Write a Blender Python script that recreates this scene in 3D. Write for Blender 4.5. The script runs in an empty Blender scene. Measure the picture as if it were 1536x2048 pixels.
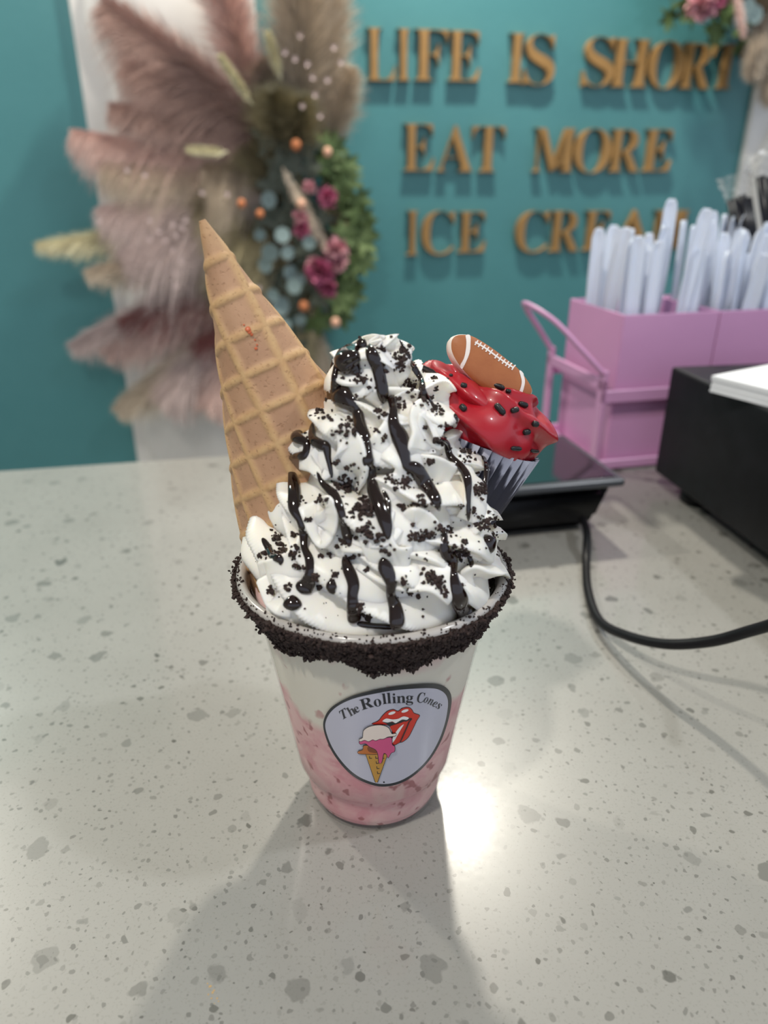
import bpy, bmesh, math, random
import numpy as np
from mathutils import Vector, Matrix, Euler, noise
from mathutils.bvhtree import BVHTree
random.seed(7); rng = np.random.default_rng(7)
K = 0.01                                     # everything below is written in centimetres
C = bpy.context.scene.collection
SC = bpy.context.scene
V = Vector
# ------------------------------------------------------------------ camera, world, lights, exposure
PITCH = math.radians(24.5); FPX = 1450.0
CAM = V((0.42, -23.5, 23.4))
cd = bpy.data.cameras.new('camera'); cam = bpy.data.objects.new('camera', cd); C.objects.link(cam)
cam.location = CAM * K; cam.rotation_euler = (math.pi / 2 - PITCH, 0, 0)
cd.sensor_fit = 'VERTICAL'; cd.sensor_height = 36; cd.lens = FPX * 36 / 2048; cd.clip_start = 0.01
cd.dof.use_dof = True; cd.dof.focus_distance = 0.262; cd.dof.aperture_fstop = 7.6
SC.camera = cam
SC.cycles.caustics_reflective = False
w = bpy.data.worlds.new('world'); SC.world = w; w.use_nodes = True
w.node_tree.nodes['Background'].inputs[0].default_value = (0.80, 0.90, 1.08, 1)
w.node_tree.nodes['Background'].inputs[1].default_value = 1.0
SC.view_settings.view_transform = 'Standard'; SC.view_settings.look = 'None'
SC.view_settings.gamma = 1; SC.view_settings.use_curve_mapping = False
SC.view_settings.exposure = -0.27
CEIL = 163.0
LAMPS = [(24.8, 147, 44, (1, .94, .82)), (-142, 122, 33, (1, .95, .84)), (-45, -70, 24, (1, .95, .86)), (110, -10, 14, (.92, .96, 1.0))]  # last two are invented fill lights; no such lamps are seen

# ------------------------------------------------------------------ helpers
org = {}
def link(o, parent=None, base=V((0, 0, 0))):
    C.objects.link(o)
    if parent is not None:
        o.parent = parent; org[o.name] = org[parent.name]
    else:
        o.location = base * K; org[o.name] = base.copy()
    return o
def tag(o, label=None, cat=None, group=None, kind=None):
    if label: o['label'] = label
    if cat: o['category'] = cat
    if group: o['group'] = group
    if kind: o['kind'] = kind
    return o
def empty(name, base, label, cat, group=None):
    o = bpy.data.objects.new(name, None); o.empty_display_size = .01
    link(o, None, V(base)); return tag(o, label, cat, group)
def mesh(name, verts, faces, mat, parent=None, base=None, smooth=True, mats=None, fm=None):
    b = org[parent.name] if parent is not None else (V(base) if base is not None else V((0, 0, 0)))
    v = (np.array([tuple(q) for q in verts] if not isinstance(verts, np.ndarray) else verts, dtype=np.float32) - np.array(b, dtype=np.float32)) * K
    me = bpy.data.meshes.new(name)
    if isinstance(faces, np.ndarray):
        nf, k = faces.shape
        me.vertices.add(len(v)); me.vertices.foreach_set('co', v.ravel())
        me.loops.add(nf * k); me.loops.foreach_set('vertex_index', faces.ravel().astype(np.int32))
        me.polygons.add(nf); me.polygons.foreach_set('loop_start', np.arange(0, nf * k, k, dtype=np.int32))
        me.update(calc_edges=True)
    else:
        me.from_pydata([tuple(q) for q in v], [], faces)
    for m in (mats or [mat]): me.materials.append(m)
    if fm is not None: me.polygons.foreach_set('material_index', np.array(fm, dtype=np.int32))
    me.polygons.foreach_set('use_smooth', np.full(len(me.polygons), smooth)); me.update()
    return link(bpy.data.objects.new(name, me), parent, b)
def bm_mesh(name, bm, mat, parent=None, base=None, smooth=False):
    vs = [v.co.copy() for v in bm.verts]; bm.verts.index_update()
    fs = [[v.index for v in f.verts] for f in bm.faces]; bm.free()
    return mesh(name, vs, fs, mat, parent, base, smooth)
def box_bm(lo, hi, bev=0, seg=2, bm=None, M=None):
    b = bmesh.new(); bmesh.ops.create_cube(b, size=1)
    for v in b.verts: v.co = V([lo[i] + (v.co[i] + .5) * (hi[i] - lo[i]) for i in range(3)])
    if bev: bmesh.ops.bevel(b, geom=b.edges[:] + b.verts[:], offset=bev, segments=seg, affect='EDGES', profile=.5)
    if M is not None: b.transform(M)
    if bm is not None:
        t = bpy.data.meshes.new('t'); b.to_mesh(t); b.free(); bm.from_mesh(t); bpy.data.meshes.remove(t); return bm
    return b
def grid_faces(nu, nv, cu=False, cv=False):
    a = np.arange(nu if cu else nu - 1)[:, None]; b = np.arange(nv if cv else nv - 1)[None, :]
    a2 = (a + 1) % nu; b2 = (b + 1) % nv
    return np.stack([(a * nv + b), (a2 * nv + b), (a2 * nv + b2), (a * nv + b2)], -1).reshape(-1, 4)
def lathe(prof, n=96):
    pr = np.array(prof, float); th = np.linspace(0, 2 * np.pi, n, endpoint=False)
    v = np.stack([pr[:, None, 0] * np.cos(th), pr[:, None, 0] * np.sin(th), np.repeat(pr[:, 1:2], n, 1)], -1).reshape(-1, 3)
    return v, grid_faces(len(pr), n, False, True)[:, ::-1]
def tube(pts, rad, n=10, flat=None, nrm=None, caps=True):
    """tube along pts with radius per point; flat = ratio along the given normals"""
    P = [V(p) for p in pts]; m = len(P); vs = []; fs = []
    up = None
    for i, p in enumerate(P):
        t = (P[min(i + 1, m - 1)] - P[max(i - 1, 0)]); t = t.normalized() if t.length > 1e-9 else V((0, 0, 1))
        if nrm is not None: a = V(nrm[i]); a = a - t * a.dot(t)
        else:
            a = up if up is not None else (V((0, 0, 1)) if abs(t.z) < .9 else V((1, 0, 0))); a = a - t * a.dot(t)
        a = a.normalized() if a.length > 1e-6 else t.orthogonal().normalized()
        up = a; b = t.cross(a); r = rad[i] if hasattr(rad, '__len__') else rad
        for k in range(n):
            c, s = math.cos(2 * math.pi * k / n), math.sin(2 * math.pi * k / n)
            vs.append(p + a * (c * r * (flat or 1)) + b * (s * r))
    for i in range(m - 1):
        for k in range(n):
            k2 = (k + 1) % n; fs.append([i * n + k, i * n + k2, (i + 1) * n + k2, (i + 1) * n + k])
    if caps: fs.append(list(range(n))[::-1]); fs.append([(m - 1) * n + k for k in range(n)])
    return vs, fs
def merge(parts):
    vs = []; fs = []
    for v, f in parts:
        o = len(vs); vs += [tuple(q) for q in v]; fs += [[i + o for i in q] for q in f]
    return vs, fs
def catmull(pts, n=8, closed=False):
    P = [np.array(p, float) for p in pts]; m = len(P); out = []
    for i in range(m if closed else m - 1):
        p = [P[(i + k) % m] if closed else P[min(max(i + k, 0), m - 1)] for k in (-1, 0, 1, 2)]
        for j in range(n):
            t = j / n
            out.append(.5 * (2 * p[1] + (p[2] - p[0]) * t + (2 * p[0] - 5 * p[1] + 4 * p[2] - p[3]) * t * t + (3 * p[1] - p[0] - 3 * p[2] + p[3]) * t ** 3))
    if not closed: out.append(P[-1])
    return out
# camera rays are used only to find where on a real surface a thing seen in the photograph stands
cp, sp = math.cos(PITCH), math.sin(PITCH)
def ray(u, v):
    x, up = u - 768, 1024 - v
    return V((x, FPX * cp + up * sp, -FPX * sp + up * cp)).normalized()
def at_z(u, v, z): d = ray(u, v); return CAM + d * ((z - CAM.z) / d.z)
def at_y(u, v, y): d = ray(u, v); return CAM + d * ((y - CAM.y) / d.y)
def at_plane(u, v, p, n): d = ray(u, v); return CAM + d * ((p - CAM).dot(n) / d.dot(n))
YAW = math.radians(11.6)
WU = V((math.cos(YAW), math.sin(YAW), 0)); WN = V((math.sin(YAW), -math.cos(YAW), 0)); WP = V((0, 186.5, 0))
def wall(u, v, d=0.0): return at_plane(u, v, WP + WN * d, WN)
def on_wall(s, h, d): return WP + WU * s + V((0, 0, h)) + WN * d

# ------------------------------------------------------------------ materials
def mat(name, col=(.8, .8, .8), rough=.5, metal=0, spec=.5, sss=0, sssr=(1, .8, .6), coat=0, trans=0, scale=.005, ior=1.45):
    m = bpy.data.materials.new(name); m.use_nodes = True; b = m.node_tree.nodes['Principled BSDF']
    b.inputs['Base Color'].default_value = (*col, 1); b.inputs['Roughness'].default_value = rough
    b.inputs['Metallic'].default_value = metal; b.inputs['Specular IOR Level'].default_value = spec
    b.inputs['Subsurface Weight'].default_value = sss; b.inputs['Subsurface Radius'].default_value = sssr
    b.inputs['Subsurface Scale'].default_value = scale; b.inputs['Coat Weight'].default_value = coat
    b.inputs['Coat Roughness'].default_value = .08
    b.inputs['Transmission Weight'].default_value = trans; b.inputs['IOR'].default_value = ior
    return m
class NT:
    def __init__(s, m): s.m = m; s.t = m.node_tree; s.b = s.t.nodes['Principled BSDF']
    def n(s, typ, **kw):
        nd = s.t.nodes.new(typ)
        for k, v in kw.items():
            if k.startswith('i_'):
                key = k[2:]; key = int(key) if key.isdigit() else key.replace('_', ' ')
                (s.t.links.new(v, nd.inputs[key]) if hasattr(v, 'is_linked') else setattr(nd.inputs[key], 'default_value', v))
            else: setattr(nd, k, v)
        return nd
    def l(s, a, b): s.t.links.new(a, b)
    def math(s, op, a, b=0.0, c=0.0, clamp=False):
        nd = s.t.nodes.new('ShaderNodeMath'); nd.operation = op; nd.use_clamp = clamp
        for i, x in enumerate((a, b, c)):
            (s.l(x, nd.inputs[i]) if hasattr(x, 'is_linked') else setattr(nd.inputs[i], 'default_value', x))
        return nd.outputs[0]
    def mix(s, f, a, b):
        nd = s.t.nodes.new('ShaderNodeMix'); nd.data_type = 'RGBA'
        for i, x in ((0, f), (6, a), (7, b)):
            if hasattr(x, 'is_linked'): s.l(x, nd.inputs[i])
            else: nd.inputs[i].default_value = x if i == 0 else (*x, 1)
        return nd.outputs[2]
    def ramp(s, f, stops, interp='LINEAR'):
        nd = s.t.nodes.new('ShaderNodeValToRGB'); nd.color_ramp.interpolation = interp; e = nd.color_ramp.elements
        while len(e) < len(stops): e.new(.5)
        for i, (p, c) in enumerate(stops): e[i].position = p; e[i].color = (*c, 1) if hasattr(c, '__len__') else (c, c, c, 1)
        s.l(f, nd.inputs[0]); return nd.outputs[0]
    def coord(s, kind='Object'): return s.n('ShaderNodeTexCoord').outputs[kind]
    def noise(s, vec, scale, detail=3, rough=.5, dist=0): 
        nd = s.n('ShaderNodeTexNoise', i_Scale=scale, i_Detail=detail, i_Roughness=rough, i_Distortion=dist); s.l(vec, nd.inputs['Vector']); return nd
    def bump(s, h, strength=.3, dist=.001):
        nd = s.n('ShaderNodeBump', i_Strength=strength, i_Distance=dist); s.l(h, nd.inputs['Height']); s.l(nd.outputs[0], s.b.inputs['Normal'])

def varied(name, a, b, rough, scale, bump=0, bscale=200, bd=.0005, **kw):
    m = mat(name, a, rough, **kw); t = NT(m); co = t.coord()
    t.l(t.mix(t.ramp(t.noise(co, scale, 4, .6).outputs[0], [(.35, 0), (.65, 1)]), a, b), t.b.inputs['Base Color'])
    if bump: t.bump(t.noise(co, bscale, 3).outputs[0], bump, bd)
    return m

M = {}
M['teal'] = varied('teal_wall_paint', (.062, .208, .224), (.072, .230, .246), .33, 3, .15, 60, .002)
M['panel'] = varied('white_panel_paint', (.66, .64, .62), (.71, .69, .67), .45, 4)
M['gold'] = varied('gold_wood', (.27, .15, .048), (.33, .185, .062), .6, 20, .2, 90)
M['ceiling'] = mat('ceiling_white', (.7, .7, .68), .8)
M['floor'] = varied('floor_grey', (.28, .26, .24), (.36, .34, .31), .4, 5)
M['sidewall'] = mat('pale_wall', (.55, .55, .52), .7)
M['cabinet'] = mat('cabinet_white', (.6, .6, .58), .5)
M['black'] = varied('black_plastic', (.006, .006, .007), (.010, .010, .012), .42, 60, .2, 900, .0002, spec=.25)
M['glass_black'] = mat('black_glass', (.006, .008, .008), .06, coat=.6)
M['grey_edge'] = mat('grey_trim', (.06, .065, .075), .25)
M['pink'] = varied('pink_enamel', (.61, .31, .52), (.65, .33, .55), .35, 10)
M['paper'] = mat('white_paper', (.8, .8, .82), .7)
M['spoon'] = mat('white_plastic', (.72, .77, .88), .28, sss=.15, scale=.004)
M['cream'] = mat('whipped_cream', (.93, .88, .79), .38, sss=.4, sssr=(1, .78, .42), scale=.004, spec=.45)
M['sauce'] = mat('chocolate_sauce', (.012, .004, .0025), .07, spec=.6, coat=.4)
M['crumb'] = varied('cookie_crumb', (.018, .009, .007), (.045, .024, .019), .75, 900)
M['red_icing'] = mat('red_icing', (.40, .008, .018), .38, spec=.5, sss=.2, sssr=(1, .2, .1), scale=.003, coat=.25)
M['black_sprinkle'] = mat('black_sprinkle', (.010, .010, .010), .38)
M['topper_white'] = mat('sugar_white', (.85, .76, .70), .5, sss=.1, scale=.002)
M['topper_brown'] = None
M['ink'] = mat('black_ink', (.018, .020, .026), .25)
M['sticker'] = mat('silver_sticker', (.50, .49, .57), .30, coat=.3)
M['st_border'] = mat('sticker_border', (.018, .022, .028), .3, coat=.1)
for k, c in dict(lip_red=(.62, .035, .02), white_ink=(.85, .82, .80), pink_ink=(.62, .09, .22), brown_ink=(.22, .06, .02), orange_ink=(.50, .15, .03), cone_ink=(.52, .27, .05), cream_ink=(.80, .68, .60)).items():
    M[k] = mat(k, c, .3)
def m_quartz():
    m = mat('speckled_quartz', (.5, .49, .43), .13, spec=.5); t = NT(m); co = t.coord()
    base = t.mix(t.ramp(t.noise(co, 14, 4, .6).outputs[0], [(.3, 0), (.7, 1)]), (.272, .264, .242), (.304, .295, .272))
    base = t.mix(t.ramp(t.noise(co, 900, 2, .6).outputs[0], [(.56, 0), (.70, .5)]), base, (.20, .197, .172))
    nz = t.noise(co, 160, 2, .5); nz2 = t.noise(co, 450, 1, .5)
    for sc, r0, r1, p, dist, cols in ((290, .06, .27, .78, .0007, ((.10, .095, .085), (.19, .187, .17))), (115, .06, .22, .52, .0016, ((.055, .053, .042), (.155, .152, .137))),
                                (47, .07, .25, .56, .0024, ((.058, .056, .047), (.20, .197, .18)))):
        off = t.n('ShaderNodeVectorMath', operation='SCALE'); sub = t.n('ShaderNodeVectorMath', operation='SUBTRACT')
        t.l(nz.outputs['Color'] if sc < 200 else nz2.outputs['Color'], sub.inputs[0]); sub.inputs[1].default_value = (.5, .5, .5)
        t.l(sub.outputs[0], off.inputs[0]); off.inputs['Scale'].default_value = dist * 3
        ad = t.n('ShaderNodeVectorMath', operation='ADD'); t.l(co, ad.inputs[0]); t.l(off.outputs[0], ad.inputs[1])
        vo = t.n('ShaderNodeTexVoronoi', voronoi_dimensions='2D', distance='EUCLIDEAN' if sc > 200 else 'MINKOWSKI', i_Scale=float(sc)); t.l(ad.outputs[0], vo.inputs['Vector'])
        if sc < 200: vo.inputs['Exponent'].default_value = 1.7
        se = t.n('ShaderNodeSeparateColor'); t.l(vo.outputs['Color'], se.inputs[0])
        rr = t.math('MULTIPLY_ADD', t.math('POWER', se.outputs[0], 2.0), r1 - r0, r0)
        inside = t.math('MULTIPLY', t.math('SUBTRACT', rr, vo.outputs['Distance']), 30.0, clamp=True)
        on = t.math('LESS_THAN', se.outputs[1], p)
        chip = t.mix(se.outputs[2], cols[0], cols[1])
        f = t.math('MULTIPLY', t.math('MULTIPLY', inside, on), .95)
        f = t.math('MULTIPLY', f, t.math('MULTIPLY_ADD', t.math('FRACT', t.math('MULTIPLY', se.outputs[2], 7.3)), .7, .3))
        base = t.mix(f, base, chip)
    t.l(base, t.b.inputs['Base Color'])
    # small brown stain near the front
    t.b.inputs['Roughness'].default_value = .32; t.b.inputs['Coat Weight'].default_value = .55; t.l(t.math('MULTIPLY_ADD', nz2.outputs[0], .06, .045), t.b.inputs['Coat Roughness'])
    return m
M['quartz'] = m_quartz()
def m_plastic():
    m = mat('clear_plastic', (1, 1, 1), .12); t = NT(m); out = t.t.nodes['Material Output']
    tr = t.n('ShaderNodeBsdfTransparent'); tr.inputs[0].default_value = (.97, .97, .97, 1)
    mx = t.n('ShaderNodeMixShader'); fr = t.n('ShaderNodeLayerWeight'); fr.inputs['Blend'].default_value = .12
    t.l(t.math('MULTIPLY_ADD', fr.outputs['Facing'], .28, .06), mx.inputs[0])
    gl = t.n('ShaderNodeBsdfGlossy'); gl.inputs['Roughness'].default_value = .34
    df = t.n('ShaderNodeBsdfDiffuse'); df.inputs[0].default_value = (.75, .73, .70, 1)
    m2 = t.n('ShaderNodeMixShader'); m2.inputs[0].default_value = .45; t.l(gl.outputs[0], m2.inputs[1]); t.l(df.outputs[0], m2.inputs[2])
    t.l(tr.outputs[0], mx.inputs[1]); t.l(m2.outputs[0], mx.inputs[2]); t.l(mx.outputs[0], out.inputs[0]); return m
M['clear'] = m_plastic()
def m_rim():
    m = mat('frosted_rim_plastic', (.62, .58, .54), .2, coat=.4); t = NT(m); out = t.t.nodes['Material Output']
    tr = t.n('ShaderNodeBsdfTransparent'); mx = t.n('ShaderNodeMixShader'); mx.inputs[0].default_value = .72
    t.l(tr.outputs[0], mx.inputs[1]); t.l(t.b.outputs[0], mx.inputs[2]); t.l(mx.outputs[0], out.inputs[0]); return m
M['rim'] = m_rim()
def m_shake():
    m = mat('strawberry_shake', (.7, .4, .4), .35, sss=.15, scale=.004, spec=.3); t = NT(m); co = t.coord()
    sx = t.n('ShaderNodeSeparateXYZ'); t.l(co, sx.inputs[0])
    n1 = t.noise(co, 34, 3, .55, .6); n2 = t.noise(co, 75, 4, .6, .8); n3 = t.noise(co, 150, 2, .5, .2)
    pink = t.mix(t.ramp(n2.outputs[0], [(.35, 0), (.62, 1)]), (.66, .27, .30), (.78, .46, .45))
    pink = t.mix(t.ramp(n1.outputs[0], [(.56, 0), (.74, .8)]), pink, (.74, .54, .48))
    pink = t.mix(t.ramp(n3.outputs[0], [(.61, 0), (.66, .85)]), pink, (.34, .07, .08))
    zz = t.math('ADD', sx.outputs[2], t.math('MULTIPLY', t.math('SUBTRACT', n1.outputs[0], .5), .045))
    f = t.ramp(t.math('MULTIPLY', zz, 10.0), [(.555, 0), (.63, 1)])
    n4 = t.noise(co, 120, 2, .5, .3)
    ivory = t.mix(t.ramp(n4.outputs[0], [(.66, 0), (.74, .7)]), (.76, .71, .60), (.45, .16, .16))
    col = t.mix(f, pink, ivory)
    # pink band pressed against the wall near the top
    f2 = t.ramp(t.math('MULTIPLY', zz, 10.0), [(.84, 0), (.92, .8)])
    col = t.mix(f2, col, (.66, .40, .40))
    t.l(col, t.b.inputs['Base Color']); return m
M['shake'] = m_shake()
def m_waffle():
    m = mat('waffle_cone', (.5, .3, .15), .62, sss=.08, scale=.002); t = NT(m); co = t.coord()
    a = t.n('ShaderNodeAttribute', attribute_name='ridge'); n = t.noise(co, 300, 4, .6); n2 = t.noise(co, 60, 3, .5)
    cell = t.mix(t.ramp(n2.outputs[0], [(.35, 0), (.7, 1)]), (.42, .235, .135), (.49, .285, .165))
    rid = t.mix(t.ramp(n.outputs[0], [(.35, 0), (.65, 1)]), (.60, .385, .185), (.53, .315, .145))
    c = t.mix(a.outputs['Fac'], cell, rid)
    pits = t.ramp(t.noise(co, 800, 2, .5).outputs[0], [(.60, 0), (.72, 1)])
    c = t.mix(t.math('MULTIPLY', pits, .45), c, (.30, .15, .07))
    red = t.math('LESS_THAN', 2.0, 1.0)
    t.l(c, t.b.inputs['Base Color']); t.bump(t.math('SUBTRACT', n.outputs[0], pits), .35, .0006); return m
M['waffle'] = m_waffle()
def m_wrap():
    m = mat('pleated_paper', (.7, .7, .74), .45, sss=.0); t = NT(m); co = t.coord('UV')
    sx = t.n('ShaderNodeSeparateXYZ'); t.l(co, sx.inputs[0])
    mp = t.n('ShaderNodeMapping'); mp.inputs['Scale'].default_value = (60, 2.2, 1); t.l(co, mp.inputs[0])
    nz = t.noise(mp.outputs[0], 1.0, 3, .6)
    qa = t.n('ShaderNodeAttribute', attribute_name='height')
    z = t.math('ADD', qa.outputs['Fac'], t.math('MULTIPLY', t.math('SUBTRACT', nz.outputs[0], .5), .8))
    ca = t.n('ShaderNodeAttribute', attribute_name='crest')
    z = t.math('ADD', z, t.math('MULTIPLY', t.math('SUBTRACT', ca.outputs['Fac'], .5), .26))
    t.l(t.ramp(z, [(.84, (.020, .020, .036)), (.90, (.08, .08, .11)), (.96, (.50, .50, .58))]), t.b.inputs['Base Color']); return m
M['wrapper'] = m_wrap()
def m_ball():
    m = mat('printed_icing_brown', (.38, .125, .04), .5, sss=.05, scale=.002); t = NT(m); co = t.coord()
    t.bump(t.noise(co, 900, 2).outputs[0], .25, .0003)
    t.l(t.mix(t.noise(co, 150, 3).outputs[0], (.34, .105, .035), (.44, .16, .055)), t.b.inputs['Base Color']); return m
M['topper_brown'] = m_ball()
def foliage(name, a, b, rough=.6):
    m = mat(name, a, rough); t = NT(m); gi = t.n('ShaderNodeNewGeometry').outputs['Random Per Island']
    c = t.mix(gi, tuple(x * .62 for x in a), tuple(min(.9, x * 1.18) for x in b)); t.l(c, t.b.inputs['Base Color']); return m
M['mauve'] = foliage('dried_mauve', (.44, .29, .25), (.58, .40, .35)); M['blush'] = foliage('dried_blush', (.66, .42, .38), (.80, .56, .50))
M['beige'] = foliage('dried_beige', (.52, .42, .32), (.68, .57, .45)); M['straw'] = foliage('dried_straw', (.70, .60, .36), (.82, .72, .50))
M['lilac'] = foliage('dried_lilac', (.56, .43, .41), (.72, .58, .55)); M['burgundy'] = foliage('dried_burgundy', (.22, .06, .06), (.32, .11, .10))
M['olive'] = foliage('dried_olive', (.28, .24, .13), (.42, .36, .22)); M['leaf'] = foliage('green_leaf', (.035, .07, .022), (.09, .14, .04))
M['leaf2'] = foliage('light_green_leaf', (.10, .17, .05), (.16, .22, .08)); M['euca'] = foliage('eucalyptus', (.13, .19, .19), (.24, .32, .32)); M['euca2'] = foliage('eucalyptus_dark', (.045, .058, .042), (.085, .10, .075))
M['magenta'] = foliage('magenta_petal', (.42, .07, .17), (.60, .18, .30)); M['rose'] = foliage('rose_petal', (.60, .22, .30), (.75, .42, .45))
M['orange'] = foliage('orange_berry', (.50, .14, .05), (.60, .22, .09)); M['peach'] = foliage('peach_bud', (.70, .35, .22), (.78, .45, .32))
M['blossom'] = foliage('pale_pink_blossom', (.62, .45, .44), (.74, .58, .56)); M['stem'] = mat('brown_stem', (.12, .08, .04), .7)
M['film'] = M['clear']
M['straws'] = mat('black_straw', (.010, .010, .016), .3)
M['lamp'] = mat('lamp_glow', (1, 1, 1)); M['lamp'].node_tree.nodes['Principled BSDF'].inputs['Emission Color'].default_value = (1, .9, .76, 1)
M['lamp'].node_tree.nodes['Principled BSDF'].inputs['Emission Strength'].default_value = 8
M['chip'] = mat('tan_fleck', (.45, .30, .14), .5)

# ------------------------------------------------------------------ the setting
def slab(name, s0, s1, d0, d1, z0, z1, m):
    bm = bmesh.new(); bmesh.ops.create_cube(bm, size=1)
    for v in bm.verts:
        v.co = on_wall(s0 + (v.co.x + .5) * (s1 - s0), 0, d0 + (v.co.y + .5) * (d1 - d0)) + V((0, 0, z0 + (v.co.z + .5) * (z1 - z0)))
    bmesh.ops.recalc_face_normals(bm, faces=bm.faces)
    return tag(bm_mesh(name, bm, m), kind='structure')
slab('wall_back', -330, 330, -12, 0, -95, CEIL, M['teal'])
slab('floor', -330, 330, -12, 420, -105, -95, M['floor'])
slab('ceiling', -330, 330, -12, 420, CEIL, CEIL + 8, M['ceiling'])
slab('wall_left', -342, -330, -12, 420, -95, CEIL, M['sidewall'])
def m_to_wall(p): r = p - WP; return r.dot(WU), r.z, r.dot(WN)
# counter: back edge parallel to the wall
BE = V((-24, 38.8, 0)); db = m_to_wall(BE)[2]
ct = empty('counter', on_wall(0, -95, db + 40), 'long white quartz counter with grey and brown flecks that everything stands on', 'counter')
def slab_part(name, s0, s1, d0, d1, z0, z1, m, parent, bev=0):
    bm = bmesh.new(); bmesh.ops.create_cube(bm, size=1)
    for v in bm.verts: v.co = V((s0 + (v.co.x + .5) * (s1 - s0), d0 + (v.co.y + .5) * (d1 - d0), z0 + (v.co.z + .5) * (z1 - z0)))
    if bev: bmesh.ops.bevel(bm, geom=bm.edges[:], offset=bev, segments=3, affect='EDGES')
    for v in bm.verts: v.co = on_wall(v.co.x, v.co.z, v.co.y)
    bmesh.ops.recalc_face_normals(bm, faces=bm.faces)
    return bm_mesh(name, bm, m, parent)
slab_part('worktop', -110, 150, db, db + 95, -3, 0, M['quartz'], ct, .25)
slab_part('base_cabinet', -106, 146, db + 3, db + 90, -95, -3, M['cabinet'], ct)
# stain on the worktop
stp = [(at_z(425 + dx, 1985 + dy, 0), r) for dx, dy, r in ((0, 0, .05), (-5, -12, .06), (3, -4, .035), (-8, 4, .03), (9, 12, .035), (12, 18, .025), (-2, 12, .03), (4, 22, .02), (-10, -18, .03))]
vs, fs = [], []
for p, r in stp:
    o = len(vs)
    for k in range(9): vs.append(p + V((math.cos(k * .698) * r * random.uniform(.6, 1.3), math.sin(k * .698) * r * random.uniform(.6, 1.3), .006)))
    fs.append([o + k for k in range(9)])
mesh('stain', vs, fs, M['chip'], ct, smooth=False)

# ceiling lamps, the last two added only to fill the front
for i, (x, y, pw, col) in enumerate(LAMPS):
    L = empty('ceiling_lamp', (x, y, CEIL), ['round recessed ceiling lamp above the letter wall', 'round recessed ceiling lamp left of the counter', 'added round fill lamp in the ceiling behind the photographer', 'added round fill lamp in the ceiling over the right end'][i], 'lamp', 'recessed ceiling lamps')
    v, f = lathe([(8.3, 0), (9.6, -.25), (10.2, -.05), (10.2, .02)], 48); v = v + np.array((x, y, CEIL)); mesh('trim_ring', v, f, M['ceiling'], L)
    ld = bpy.data.lights.new('downlight', 'AREA'); ld.shape = 'DISK'; ld.size = .10; ld.energy = pw; ld.color = col
    lo = bpy.data.objects.new('downlight', ld); C.objects.link(lo); lo.parent = L; lo.location = (0, 0, -.004)

# ------------------------------------------------------------------ white scalloped panels
def panel(px_l0, px_l1, width, label, flip=1):
    a = wall(*px_l0, 1.0); b = wall(*px_l1, 1.0); s0 = (m_to_wall(a)[0] + m_to_wall(b)[0]) / 2
    s0, s1 = (s0, s0 + width) if flip > 0 else (s0, s0 + width)
    t = empty('wall_panel', on_wall((s0 + s1) / 2, -95, .9), label, 'panel', 'white panels on the back wall')
    slab_part('board', s0, s1, .05, 1.8, -94, 160, M['panel'], t, .2)
    n = 160; vs = []; fs = []
    for i in range(n):
        h = -94 + 254 * i / (n - 1); ph = h / 33.0 * math.pi * 2
        e = 5.2 + 1.9 * math.sin(ph)
        l, r = s0 + e, s1 - e
        for (s, d) in ((l, 1.8), (l + .2, 3.3), (l + .9, 3.9), (r - .9, 3.9), (r - .2, 3.3), (r, 1.8)): vs.append(on_wall(s, h, d))
    for i in range(n - 1):
        for k in range(5): fs.append([i * 6 + k, i * 6 + k + 1, (i + 1) * 6 + k + 1, (i + 1) * 6 + k])
    mesh('scalloped_inset', vs, fs, M['panel'], t)
    return s0, s1
panel((140, 0), (275, 920), 41, 'white scallop-edged panel behind the big pampas spray on the teal wall')
panel((1511, 169), (1454, 479), 41, 'white scallop-edged panel at the right end of the teal wall')

# ------------------------------------------------------------------ wall letters
def glyph(ch, kind='bold', off=0.0):
    base = {'bold': (0x1D400, 0x1D41A), 'bi': (0x1D468, 0x1D482), 'it': (0x1D434, 0x1D44E)}[kind]
    c = chr(base[0] + ord(ch) - 65) if ch.isupper() else chr(base[1] + ord(ch) - 97)
    cu = bpy.data.curves.new('t', 'FONT'); cu.body = c; cu.resolution_u = 6; cu.offset = off
    o = bpy.data.objects.new('t', cu); C.objects.link(o)
    dg = bpy.context.evaluated_depsgraph_get(); dg.update()
    me = bpy.data.meshes.new_from_object(o.evaluated_get(dg))
    vs = [v.co.copy() for v in me.vertices]; fs = [list(p.vertices) for p in me.polygons]
    bpy.data.objects.remove(o); bpy.data.curves.remove(cu); bpy.data.meshes.remove(me)
    x0 = min(v.x for v in vs); x1 = max(v.x for v in vs); y0 = min(v.y for v in vs); y1 = max(v.y for v in vs)
    return [((v.x - x0) / (x1 - x0), (v.y - y0) / (y1 - y0)) for v in vs], fs, (x1 - x0) / (y1 - y0)
GL = {}
def getg(ch, k='bold', off=0.0):
    if (ch, k, off) not in GL: GL[(ch, k, off)] = glyph(ch, k, off)
    return GL[(ch, k, off)]
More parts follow.
